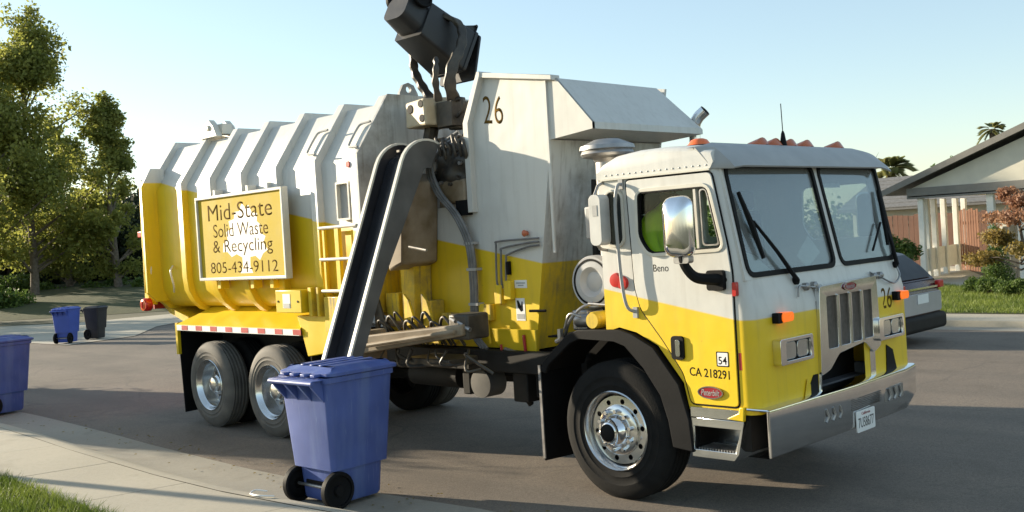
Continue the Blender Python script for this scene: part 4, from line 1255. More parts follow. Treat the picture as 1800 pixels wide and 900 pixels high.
# ---- grille
gy0, gy1 = 0.87, 1.80
def GX(y):
    return 1.275
gout = rpoly([(gy0, 1.555), (gy1, 1.575), (gy1+0.03, 1.02), (1.70, 0.97), (1.55, 1.075), (1.13, 1.035), (0.98, 0.93), (gy0-0.03, 0.90)], 0.03)
sl = []
w_ = (gy1-gy0-0.16)/4
for i in range(4):
    a = gy0+0.08+i*w_+0.018
    b = gy0+0.08+(i+1)*w_-0.018
    sl.append(rrect(a, b, 1.085+0.005*i, 1.475, 0.02))
gl = MB().plate(gout, sl, 'x', 1.245, 1.285).build('grille', 'alu', T, bevel=0.01)
for s_ in sl:
    MB().plate(inset(s_, -0.004), (), 'x', 1.25, 1.262).build('grille_mesh', 'grille_mesh', gl)
m = MB()
for i in range(3):
    y = gy0+0.08+(i+1)*w_
    m.tube([(1.29, y, 1.09), (1.292, y, 1.30), (1.29, y, 1.475)], 0.011, 8)
m.build('grille_bar', 'chrome', gl)
el = [(1.335+0.105*math.cos(2*PI*i/28), 1.525+0.034*math.sin(2*PI*i/28)) for i in range(28)]
bg = MB().plate(el, (), 'x', 1.284, 1.294).build('badge', 'badge', gl, bevel=0.004)
MB().plate(el, [inset(el, 0.006)], 'x', 1.29, 1.297).build('badge_rim', 'chrome', bg)
text('badge_lettering', "Peterbilt", (1.2945, 1.335, 1.525), (0, 1, 0), (0, 0, 1), 0.15, 0.034, 'grey', bg, 0.001, 1, 0.25)
# the open bay below it
m = MB(); m.tube([(1.26, 0.86, 0.92), (1.26, 0.85, 0.80), (1.265, 0.87, 0.72)], 0.014, 8); m.box(1.235, 1.262, 1.67, 1.76, 0.76, 1.0); m.build('grille_strut', 'alu', T)
MB().plate([(0.70, 0.75), (0.83, 0.75), (0.83, 0.92), (0.76, 0.92), (0.71, 0.86)], (), 'x', 1.2555, 1.262).build('tow_opening', 'black', T)
MB().plate([(1.95, 0.75), (2.15, 0.75), (2.08, 0.95), (1.97, 1.0)], (), 'x', 1.2555, 1.262).build('tow_opening', 'black', T)
MB().plate([(0.60, 0.75), (0.70, 0.75), (0.70, 0.86), (0.66, 0.91)], (), 'x', 1.263, 1.27).build('tow_plate', 'yellow', T, bevel=0.004)
# headlamps and indicators
for y0 in (0.235, mir(0.235)-0.455):
    hl = MB().plate(rrect(y0, y0+0.455, 1.055, 1.235, 0.02), [rrect(y0+0.075, y0+0.42, 1.08, 1.21, 0.015)], 'x', 1.25, 1.315).build('headlight', 'chrome', T, bevel=0.012, seg=3)
    MB().plate(rrect(y0+0.07, y0+0.425, 1.075, 1.215, 0.015), (), 'x', 1.255, 1.272).build('lamp_housing', 'frame', hl)
    for a in (0.085, 0.258):
        MB().plate(rrect(y0+a, y0+a+0.155, 1.085, 1.205, 0.03), (), 'x', 1.272, 1.296).build('lamp', 'lamp_glass', hl, bevel=0.012, seg=3)
for y0, z0 in ((0.25, 1.345), (2.14, 1.345)):
    s_ = MB().plate(rrect(y0, y0+0.06, z0, z0+0.072, 0.01), (), 'x', 1.25, 1.30).build('turn_signal', 'black', T, bevel=0.006)
    MB().plate(rrect(y0+0.045, y0+0.20, z0+0.004, z0+0.07, 0.025), (), 'x', 1.252, 1.308).build('lens', 'amber', s_, bevel=0.02, seg=3)
m = MB(); m.plate(rrect(1.125, 1.155, 1.56, 1.655, 0.01), (), 'y', -0.035, 0.0); m.build('side_marker', 'red', T, bevel=0.006)
MB().box(1.128, 1.15, -0.004, 0.002, 1.05, 1.17).build('reflector', 'tape_red', T)
text('number', "26", (1.2515, 2.035, 1.375), (0, 1, 0), (0, 0, 1), 0.19, 0.17, 'brown_ink', T, 0.0004, 1.05)
# wipers and washer hoses
def wiper(y0, z0, yt, zt, ya, za, yb, zb):
    w = MB().tube([wplane(y0, z0, 0.03), wplane((y0+yt)/2, (z0+zt)/2, 0.04), wplane(yt, zt, 0.03)], [0.018, 0.014, 0.011], 6).build('wiper_arm', 'black', T)
    MB().tube([wplane(ya, za, 0.02), wplane((ya+yb)/2, (za+zb)/2, 0.028), wplane(yb, zb, 0.02)], [0.014, 0.022, 0.014], 6).build('wiper_blade', 'black', w)
    m = MB(); p = wplane(y0, z0, 0.0); m.lathe([(0.028, -0.01), (0.028, 0.03), (0.0, 0.035)], p, 'x', 12); m.build('wiper_pivot', 'black', w)
wiper(0.65, 1.615, 0.245, 2.06, 0.15, 2.27, 0.285, 1.80)
wiper(2.32, 1.63, 2.262, 1.97, 2.306, 2.26, 2.25, 1.80)
MB().tube([wplane(1.95, 1.77, 0.02), wplane(2.20, 1.99, 0.025)], 0.010, 6).build('wiper_link', 'black', T)
m = MB()
m.tube(bez([wplane(0.62, 1.50, 0.015), wplane(0.64, 1.57, 0.03), wplane(0.72, 1.57, 0.03), wplane(0.84, 1.555, 0.03), wplane(0.95, 1.56, 0.03)], 6), 0.008, 6)
m.tube(bez([wplane(1.80, 1.60, 0.02), wplane(1.95, 1.55, 0.03), wplane(2.15, 1.49, 0.03), wplane(2.3, 1.54, 0.03), wplane(2.32, 1.62, 0.02)], 6), 0.008, 6)
for y in (0.76, 0.88, 1.86, 1.97):
    m.lathe([(0.028, -0.005), (0.03, 0.03), (0.012, 0.045), (0.0, 0.046)], wplane(y, 1.565, 0.0), 'x', 10)
m.build('washer_hose', 'steel', T)

# ---- bumper
bp = MB()
prof = [(1.15, 0.785), (1.318, 0.79), (1.332, 0.782), (1.336, 0.765), (1.330, 0.62), (1.330, 0.475), (1.32, 0.46), (1.15, 0.46)]
ys = [(0.0, 0.0), (0.05, 0.0), (YC, 0.02), (2.15, 0.0), (2.44, -0.05)]
rows = [[(x+d, y, z if y < 2.2 else max(z, 0.55)) for x, z in prof] for y, d in ys]
for a, b in zip(rows[:-1], rows[1:]):
    bp.strip(a, b)
bm_ = bp.build('bumper', 'chrome', T, smooth=40)
m = MB(); m.tube([(1.17, -0.004, 0.785), (1.334, -0.004, 0.786)], 0.010, 8); m.tube([(1.334, -0.004, 0.786), (1.334, -0.004, 0.47)], 0.010, 8); m.build('bumper_edge', 'chrome', bm_)
MB().box(1.1, 1.16, 0.05, 2.39, 0.48, 0.76).build('bumper_back', 'frame', bm_)
for y in (0.70, 1.72):
    tb = MB().plate(rrect(y, y+0.34, 0.575, 0.685, 0.015), (), 'x', 1.3335+0.004, 1.3405).build('tow_bracket', 'steel', bm_)
    for k in range(3):
        MB().tube([(1.342, y+0.06+0.10*k, 0.675), (1.350, y+0.085+0.10*k, 0.62), (1.342, y+0.06+0.10*k, 0.58)], 0.012, 6).build('tow_hook', 'steel', tb)
m = MB()
for k in range(7):
    m.box(1.346, 1.352, 1.14, 1.64, 0.60+0.013*k, 0.606+0.013*k)
m.build('bumper_grate', 'grille_mesh', bm_)
lp = MB().plate(rrect(1.19, 1.49, 0.425, 0.585, 0.012), (), 'x', 1.354, 1.362).build('licence_plate', 'white', bm_)
text('plate_number', "7U58677", (1.3625, 1.34, 0.495), (0, 1, 0), (0, 0, 1), 0.25, 0.075, 'rail_grey', lp, 0.001)
text('plate_lettering', "California", (1.3625, 1.34, 0.562), (0, 1, 0), (0, 0, 1), 0.14, 0.022, 'badge', lp, 0.001)

# ---- step under the door
st = MB()
st.plate([(0.715, 0.70), (1.15, 0.70), (1.10, 0.47), (1.06, 0.42), (0.715, 0.42)], [[(0.735, 0.64), (1.12, 0.64), (1.075, 0.475), (0.735, 0.475)]], 'y', -0.02, 0.0)
st.plate([(0.715, 0.70), (1.15, 0.70), (1.10, 0.47), (1.06, 0.42), (0.715, 0.42)], (), 'y', 0.26, 0.28)
st.box(0.718, 1.055, 0.001, 0.258, 0.423, 0.468)
st.plate([(1.12, 0.64), (1.15, 0.70), (1.10, 0.47), (1.06, 0.42), (1.05, 0.47)], (), 'y', 0.0, 0.26)
sp_ = st.build('step_box', 'alu', T, bevel=0.006)
m = MB()
for k in range(14):
    m.box(0.75+0.023*k, 0.76+0.023*k, 0.01, 0.20, 0.47, 0.482)
m.build('step_tread', 'steel', sp_)
MB().plate([(0.715, 0.705), (1.12, 0.705), (1.12, 0.775), (0.715, 0.775)], (), 'y', -0.024, 0.0).build('sill', 'alu', T, bevel=0.006)
MB().plate([(1.02, 0.712), (1.155, 0.70), (1.165, 0.80), (1.13, 0.80), (1.12, 0.76)], (), 'y', -0.03, 0.0).build('sill_end', 'yellow', T, bevel=0.006)

# ---- mirrors
def mirror(sy):
    f = (lambda y: y) if sy > 0 else mir
    mb = MB()
    o_ = rrect(0.735, 0.965, 1.84, 2.265, 0.07, 5)
    mc = (0.85, 2.0525)
    def sc(k):
        return [(mc[0]+(p[0]-mc[0])*k, mc[1]+(p[1]-mc[1])*(k if k > 0.9 else 0.9+(k-0.9)*0.8)) for p in o_]
    lay = [(inset(o_, 0.012), -0.19), (o_, -0.20), (o_, -0.22), (sc(0.97), -0.245), (sc(0.9), -0.265), (sc(0.78), -0.28), (sc(0.6), -0.292), (sc(0.4), -0.300), (sc(0.2), -0.304), (sc(0.03), -0.305)]
    n = len(o_)
    vs = [(p[0]+(0.05 if False else 0), f(y), p[1]) for q, y in lay for p in q]
    fs = [(i*n+k, i*n+(k+1) % n, (i+1)*n+(k+1) % n, (i+1)*n+k) for i in range(len(lay)-1) for k in range(n)]
    fs += [tuple(range(n)), tuple((len(lay)-1)*n+k for k in range(n))]
    mb.add(vs, fs)
    mm = mb.build('mirror', 'chrome', T, smooth=60)
    MB().plate(inset(o_, 0.02), (), 'y', f(-0.185), f(-0.1895)).build('mirror_glass', 'dark_glass', mm)
    m = MB()
    pts = bez([(0.86, f(-0.22), 1.86), (0.87, f(-0.20), 1.78), (0.91, f(-0.14), 1.70), (1.0, f(-0.06), 1.68), (1.03, f(-0.0), 1.68)], 5)
    m.tube(pts, [0.03+0.018*i/len(pts) for i in range(len(pts))], 8)
    m.plate(rrect(0.93, 1.07, 1.60, 1.74, 0.02), (), 'y', f(-0.05), f(-0.014))
    m.build('mirror_arm', 'black', mm, bevel=0.01)
    m = MB(); m.plate(rrect(0.80, 0.93, 1.80, 1.86, 0.02), (), 'y', f(-0.24), f(-0.18)); m.build('mirror_foot', 'steel', mm, bevel=0.008)
mirror(1); mirror(-1)

# ---- air intake and cleaner between cab and hopper
m = MB(); m.lathe([(0.0, 0.15), (0.10, 0.15), (0.215, 0.10), (0.222, 0.07), (0.20, 0.065), (0.215, 0.035), (0.20, 0.015), (0.12, 0.0), (0.10, -0.03)], (-0.18, 0.32, 2.63), 'z', 36); m.tube([(-0.18, 0.32, 2.66), (-0.18, 0.32, 1.8)], 0.10, 24); m.build('air_intake', 'steel', T)
T.children[-1].data.materials[0] = mat('intake_paint', (0.5, 0.5, 0.48), 0.5, var=0.12)
m = MB(); m.lathe([(0.21, 0.30), (0.21, 0.02), (0.20, 0.0), (0.185, 0.0), (0.178, 0.012), (0.172, 0.012), (0.165, 0.0), (0.12, -0.004), (0.10, 0.02), (0.08, 0.035), (0.0, 0.02)], (-0.28, 0.15, 1.66), 'y', 40); ac = m.build('air_cleaner', 'grey', T)
ac.data.materials[0] = mat('cleaner_paint', (0.42, 0.42, 0.42), 0.35, var=0.1)
m = MB(); m.lathe([(0.183, 0.0), (0.183, -0.004), (0.168, -0.004), (0.168, 0.0)], (-0.28, 0.15, 1.66), 'y', 40, True); m.build('cleaner_band', 'black', ac)
m = MB(); m.box(-0.44, -0.28, 0.3, 0.5, 2.0, 2.26); m.tube([(-0.36, 0.4, 2.0), (-0.36, 0.4, 1.9)], 0.03, 8); m.build('header_tank', 'grey', T, bevel=0.02)
m = MB(); m.tube([(-0.42, 0.12, 1.36), (-0.18, 0.12, 1.36)], 0.06, 12); m.box(-0.46, -0.30, 0.1, 0.3, 1.28, 1.44); m.tube(bez([(-0.5, 0.05, 1.25), (-0.42, 0.02, 1.36), (-0.32, 0.05, 1.46), (-0.22, 0.1, 1.5)], 5), 0.016, 6); m.tube(bez([(-0.46, 0.0, 1.3), (-0.38, -0.02, 1.42), (-0.28, 0.0, 1.4)], 5), 0.012, 6); m.build('compressor', 'steel', T, bevel=0.012)
m = MB(); m.lathe([(0.0, 0.0), (0.06, 0.0), (0.068, 0.02), (0.068, 0.16), (0.0, 0.17)], (-0.17, 0.0, 1.37), 'y', 16); m.build('reservoir', 'paint_dirty', T)
m = MB(); m.tube([(-0.22, 0.03, 1.5), (-0.03, 0.03, 1.49)], 0.010, 8); m.tube([(-0.55, 0.0, 1.20), (-0.48, -0.02, 1.22)], 0.02, 8); m.box(-0.52, -0.49, -0.02, 0.02, 1.20, 1.30); m.build('cross_pipe', 'steel', T)
MB().tube([(-1.22, 0.40, 1.40), (-1.06, 0.44, 1.40)], 0.012, 8).build('hopper_latch', 'black', T)
m = MB(); m.tube([(-0.62, 0.7, 2.5), (-0.68, 0.7, 1.3)], 0.05, 10); m.build('intake_hose', 'frame', T)
# exhaust stack on the far side
m = MB(); m.tube(bez([(-0.56, 2.10, 1.6), (-0.56, 2.10, 2.6), (-0.56, 2.10, 2.96), (-0.53, 2.11, 3.06), (-0.45, 2.13, 3.13)], 6), 0.055, 18, cap=False); m.build('exhaust_stack', 'alu', T, smooth=60)

# ---- inside the cab
def seat(y):
    s_ = MB().box(0.10, 0.62, y-0.25, y+0.25, 1.50, 1.66).build('seat', 'seat', T, bevel=0.05, seg=3)
    m = MB(); m.add([(0.03, y-0.25, 1.54), (0.17, y-0.25, 1.54), (0.10, y-0.24, 2.16), (0.01, y-0.24, 2.16), (0.03, y+0.25, 1.54), (0.17, y+0.25, 1.54), (0.10, y+0.24, 2.16), (0.01, y+0.24, 2.16)], [(0, 1, 2, 3), (7, 6, 5, 4), (0, 4, 5, 1), (1, 5, 6, 2), (2, 6, 7, 3), (3, 7, 4, 0)])
    m.build('seat_back', 'seat', s_, bevel=0.04, seg=3)
    MB().box(0.02, 0.11, y-0.13, y+0.13, 2.17, 2.34).build('headrest', 'seat', s_, bevel=0.03, seg=3)
    MB().box(0.15, 0.55, y-0.18, y+0.18, 1.26, 1.42).build('seat_base', 'interior', s_)
seat(0.52); seat(1.86)
MB().plate([(1.16, 1.30), (0.86, 1.34), (0.88, 1.60), (1.0, 1.68), (1.17, 1.66)], (), 'y', 0.06, 2.38).build('dashboard', 'interior', T, bevel=0.02)
m = MB()
c = Vector((0.80, 0.46, 1.86)); ax = Vector((-0.45, 0, 0.9)).normalized(); u = Vector((0, 1, 0)); v = ax.cross(u)
ring = [c+0.21*(math.cos(2*PI*i/28)*u+math.sin(2*PI*i/28)*v) for i in range(29)]
m.tube(ring, 0.016, 8); m.tube([c-0.2*u, c-ax*0.03, c+0.2*u], 0.014, 8); m.tube([c, c-ax*0.35], 0.03, 8); m.build('steering_wheel', 'black', T)
wplate([(0.80, 1.79), (0.92, 1.69), (1.16, 1.80), (1.03, 1.93)], (), -0.025, -0.022, 'card', 'paper', T)
m = MB(); m.add([(1.13, 0.12, 1.70), (1.15, 0.46, 1.70), (1.11, 0.30, 1.82), (1.10, 0.12, 1.87)], [(0, 1, 2, 3)]); m.build('papers', 'paper', T, recalc=False)
MB().box(0.04, 0.9, 0.06, 2.38, 2.47, 2.49).build('headliner', 'cream', T)
wplate([(1.50, 2.30), (1.92, 2.30), (1.92, 2.335), (1.50, 2.335)], (), -0.14, -0.12, 'cab_mirror', 'paper', T)

# ================================================================== the driver
def skin_body(name, nodes, edges, m, parent=None, root=0, sub=2):
    me = bpy.data.meshes.new(name)
    me.from_pydata([n[0] for n in nodes], edges, [])
    o = bpy.data.objects.new(name, me)
    COL.objects.link(o)
    sk_ = o.modifiers.new('skin', 'SKIN')
    sk_.use_smooth_shade = True
    for i, n in enumerate(nodes):
        r = n[1] if isinstance(n[1], tuple) else (n[1], n[1])
        me.skin_vertices[0].data[i].radius = r
        me.skin_vertices[0].data[i].use_root = (i == root)
    sb = o.modifiers.new('sub', 'SUBSURF')
    sb.levels = sb.render_levels = sub
    dg = bpy.context.evaluated_depsgraph_get()
    mm = bpy.data.meshes.new_from_object(o.evaluated_get(dg))
    o.modifiers.clear()
    o.data = mm
    bpy.data.meshes.remove(me)
    mm.name = name
    mm.materials.clear()
    mm.materials.append(M[m])
    mm.shade_smooth()
    if parent:
        o.parent = parent
    return o
DY = 0.44
D = thing('person', 'driver in a bright green high visibility shirt sitting behind the cab door window', 'person', (0.30, DY, 1.555))
def P_(x, y, z):
    return (x-0.27, y, z-1.56)
body = [(P_(0.24, 0, 1.64), (0.16, 0.12)), (P_(0.22, 0, 1.80), (0.15, 0.11)), (P_(0.20, 0, 1.98), (0.17, 0.12)), (P_(0.20, 0, 2.12), (0.13, 0.09)), (P_(0.22, 0, 2.20), 0.055), (P_(0.25, 0, 2.26), 0.055)]
ed = [(i, i+1) for i in range(5)]
def limb(nodes, edges, start, pts):
    p = start
    for q in pts:
        nodes.append(q); edges.append((p, len(nodes)-1)); p = len(nodes)-1
for s_ in (-1, 1):
    limb(body, ed, 3, [(P_(0.19, s_*0.18, 2.10), 0.085), (P_(0.26, s_*0.25, 1.92), 0.065), (P_(0.38, s_*0.25, 1.78), 0.05), (P_(0.56, s_*0.20, 1.80), 0.042), (P_(0.66, s_*0.17, 1.83), 0.03)])
    limb(body, ed, 0, [(P_(0.30, s_*0.10, 1.63), 0.09), (P_(0.52, s_*0.12, 1.64), 0.08), (P_(0.68, s_*0.12, 1.62), 0.065), (P_(0.74, s_*0.12, 1.42), 0.055), (P_(0.78, s_*0.12, 1.30), 0.045), (P_(0.88, s_*0.12, 1.28), 0.04)])
skin_body('body', body, ed, 'hivis', D)
hd_ = [(P_(0.255, 0, 2.24), 0.05), (P_(0.27, 0, 2.30), (0.065, 0.07)), (P_(0.275, 0, 2.36), (0.078, 0.09)), (P_(0.27, 0, 2.41), (0.072, 0.085)), (P_(0.37, 0, 2.345), 0.014), (P_(0.335, 0, 2.29), 0.03)]
head = skin_body('head', hd_, [(0, 1), (1, 2), (2, 3), (2, 4), (1, 5)], 'skin', D)
m = MB(); m.lathe([(0.0, 0.125), (0.05, 0.115), (0.085, 0.08), (0.098, 0.03), (0.095, -0.02)], P_(0.262, 0, 2.36), 'z', 20); m.build('hair', 'hair', head, smooth=60)
for s_ in (-1, 1):
    m = MB(); m.lathe([(0.0, 0.011), (0.008, 0.008), (0.011, 0), (0.008, -0.008), (0.0, -0.011)], P_(0.352, s_*0.032, 2.365), 'z', 10); m.build('eye', 'white', head, smooth=60)
    m = MB(); m.tube([P_(0.26, s_*0.088, 2.37), P_(0.262, s_*0.095, 2.345), P_(0.268, s_*0.088, 2.32)], [0.012, 0.016, 0.009], 8); m.build('ear', 'skin', head, smooth=60)
m = MB(); m.tube([P_(0.352, -0.025, 2.30), P_(0.358, 0, 2.298), P_(0.352, 0.025, 2.30)], 0.006, 6); m.build('mouth', 'badge', head)
for s_ in (-1, 1):                                      # hands on the wheel, fingers closed round the rim
    b = P_(0.68, s_*0.165, 1.83)
    nd = [(b, 0.028), ((b[0]+0.045, b[1], b[2]+0.012), (0.034, 0.018))]
    hh = skin_body('hand', nd, [(0, 1)], 'skin', D)
    for k in range(4):
        y = b[1]+(k-1.5)*0.017
        L = (0.9, 1.0, 0.96, 0.8)[k]
        skin_body('finger', [((b[0]+0.06, y, b[2]+0.014), 0.009), ((b[0]+0.06+0.035*L, y, b[2]+0.012), 0.0085), ((b[0]+0.065+0.045*L, y, b[2]-0.018), 0.008), ((b[0]+0.05+0.03*L, y, b[2]-0.034), 0.007)], [(0, 1), (1, 2), (2, 3)], 'skin', hh, 0, 1)
    skin_body('thumb', [((b[0]+0.02, b[1]-s_*0.025, b[2]), 0.011), ((b[0]+0.05, b[1]-s_*0.045, b[2]-0.005), 0.010), ((b[0]+0.08, b[1]-s_*0.048, b[2]-0.012), 0.008)], [(0, 1), (1, 2)], 'skin', hh, 0, 1)

# ================================================================== wheeled bins
def cart(label, m, loc, rz=0.0, hs=1.0, group=None, lid_open=0.0, mark=None, name='wheeled_bin', lid_m=None, plain=False):
    t = thing(name, label, 'bin', loc, rz, group)
    rows = []
    lv = [(0.03, 0.222, -0.20, 0.23), (0.05, 0.232, -0.212, 0.242), (0.30, 0.246, -0.228, 0.262), (0.70, 0.268, -0.252, 0.295), (0.735, 0.272, -0.258, 0.30), (0.75, 0.296, -0.285, 0.322), (0.94, 0.312, -0.305, 0.345), (0.955, 0.315, -0.308, 0.348), (0.96, 0.336, -0.328, 0.368), (1.0, 0.338, -0.33, 0.37)]
    if plain:                                            # an older, smoother body without the stepped shoulder
        lv = [(z, 0.205+0.095*z if z < 0.96 else hx, -0.19-0.105*z if z < 0.96 else y0, 0.20+0.13*z if z < 0.96 else y1) for z, hx, y0, y1 in lv]
    b = MB()
    sec = []
    for z, hx, y0, y1 in lv:
        r = rrect(-hx, hx, y0, y1, 0.12 if plain and z < 0.94 else 0.055, 4)
        if z < 0.72:                                   # shallow hollow down the back between the wheels
            r = [(x, y+0.03*max(0, 1-(x/(hx*0.62))**2) if y < y0+0.02 else y) for x, y in r]
        sec.append([(x, y, z*hs) for x, y in r])
    for a, c in zip(sec[:-1], sec[1:]):
        b.strip(a+[a[0]], c+[c[0]])
    n = len(sec[0])
    b.add(sec[0], [tuple(range(n))])
    ins = [(x*0.96, y*0.96, z-0.01) for x, y, z in sec[-1]]
    low = [(x*0.80, y*0.80, 0.3) for x, y, z in sec[-1]]
    b.strip(sec[-1]+[sec[-1][0]], ins+[ins[0]]).strip(ins+[ins[0]], low+[low[0]])
    b.add(low, [tuple(range(n))])
    body_ = b.build('body', m, t, smooth=40)
    g_ = MB()
    for x in (-0.25, -0.09, 0.09, 0.25):
        g_.plate([(-0.29, 0.985*hs), (-0.43, 0.985*hs), (-0.425, 0.95*hs), (-0.29, 0.80*hs)], (), 'x', x-0.011, x+0.011)
    g_.tube([(-0.29, -0.425, 0.972*hs), (0.29, -0.425, 0.972*hs)], 0.019, 10)
    g_.box(-0.29, 0.29, -0.43, -0.30, 0.982*hs, 0.992*hs)
    g_.build('handle', m, t, bevel=0.004)
    l = MB()
    o_ = rrect(-0.352, 0.352, -0.30, 0.40, 0.06, 4)
    lay = [(inset(o_, 0.006), 1.004), (o_, 1.010), (o_, 1.03), (inset(o_, 0.012), 1.036), (inset(o_, 0.05), 1.045), (inset(o_, 0.075), 1.066), (inset(o_, 0.11), 1.072)]
    vs = [(x, y, z*hs) for q, z in lay for x, y in q]
    k = len(o_)
    l.add(vs, [(i*k+j, i*k+(j+1) % k, (i+1)*k+(j+1) % k, (i+1)*k+j) for i in range(len(lay)-1) for j in range(k)]+[tuple(range(k)), tuple((len(lay)-1)*k+j for j in range(k))])
    ld = l.build('lid', lid_m or m, t, smooth=40)
    h_ = MB()
    for x in (-0.2, -0.07, 0.07, 0.2):
        h_.box(x-0.03, x+0.03, -0.36, -0.25, 1.005*hs, 1.028*hs)
    h_.build('hinge', lid_m or m, ld, bevel=0.006)
    g2 = MB()
    for x in (-0.12, 0.0, 0.12):
        g2.box(x-0.02, x+0.02, -0.22, 0.30, 1.066*hs, 1.080*hs)
    g2.build('lid_rib', lid_m or m, ld, bevel=0.006)
    if lid_open:
        ld.matrix_local = Matrix.Translation((0, -0.33, 1.0*hs)) @ Matrix.Rotation(lid_open, 4, 'X') @ Matrix.Translation((0, 0.33, -1.0*hs))
    for s_ in (-1, 1):
        w = MB(); c = (s_*0.255, -0.225, 0.147)
        w.lathe([(0.118, s_*-0.03), (0.135, s_*-0.032), (0.146, s_*-0.022), (0.147, 0), (0.146, s_*0.022), (0.135, s_*0.032), (0.118, s_*0.03)], c, 'x', 32, True)
        ww = w.build('wheel', 'black', t)
        q_ = MB(); q_.lathe([(0.12, s_*0.012), (0.10, s_*0.006), (0.045, s_*0.004), (0.04, s_*0.034), (0.0, s_*0.036)], c, 'x', 24); q_.build('wheel_disc', 'black', ww)
    MB().tube([(-0.26, -0.225, 0.147), (0.26, -0.225, 0.147)], 0.014, 8).build('axle', 'steel', t)
    MB().plate(rrect(-0.16, 0.16, 0.14*hs, 0.185*hs, 0.015), (), 'y', -0.2225, -0.195).build('axle_recess', 'black', t)
    if mark == 'text':
        text('lettering', "SL  8801", (0.3062, 0.03, 0.855*hs), (0, 1, 0), (0.084, 0, 1), 0.20, 0.03, 'white', body_, 0.002, 1.0, 0, 0.004)
    if mark == 'old':
        text('lettering', "SL  8801", (0.2872, 0.02, 0.855*hs), (0, 1, 0), (0.095, 0, 1), 0.22, 0.04, 'grey', body_, 0.002, 1.0, 0, 0.004)
    if mark == 'front':
        text('lettering', "SL  8801", (0.3062, -0.02, 0.855*hs), (0, 1, 0), (0.084, 0, 1), 0.20, 0.03, 'white', body_, 0.002, 1.0, 0, 0.004)
    if mark == 'sticker':
        MB().box(-0.10, 0.10, -0.312, -0.308, 0.80*hs, 0.90*hs).build('sticker', 'paper', body_)
    return t
BG = 'wheeled bins put out along the kerb'
cart('dark blue wheeled bin in front of the truck, handle towards the pavement', 'blue_bin', (-1.93, -1.19, 0.012), R(2), 1.04, BG, mark='text')
cart('dark blue wheeled bin cut off by the left edge, standing in the near gutter', 'blue_bin', (-10.32, -1.02, 0.012), R(6), 1.0, BG, mark='front')
fb = at(119, 604, 26.4); fb.z = 0.014
cart('lighter blue wheeled bin beside the charcoal bin across the road', 'far_blue_bin', fb, R(35), 0.93, BG).scale = (0.78, 0.78, 0.93)
kb = at(170, 597, 27.2); kb.z = 0.014
cart('small charcoal wheeled bin beside the lighter blue bin across the road', 'black_bin', kb, R(-58), 0.86, BG, mark='sticker').scale = (0.68, 0.68, 0.95)
db = cart('charcoal wheeled bin held upside down in the gripper above the truck', 'black_bin', (0, 0, 0), 0, 1.0, None, lid_open=R(11), mark='old', plain=True)
uu = Vector((0, 0.88, -0.475)).normalized()
bb = Vector((0, 0.475, 0.88)).normalized()
ux = (-bb).cross(uu)
db.matrix_world = Matrix.Translation((-2.50, 0.15, 4.29)) @ Matrix(((ux.x, -bb.x, uu.x, 0), (ux.y, -bb.y, uu.y, 0), (ux.z, -bb.z, uu.z, 0), (0, 0, 0, 1))) @ Matrix.Diagonal((0.74, 0.66, 0.84, 1))

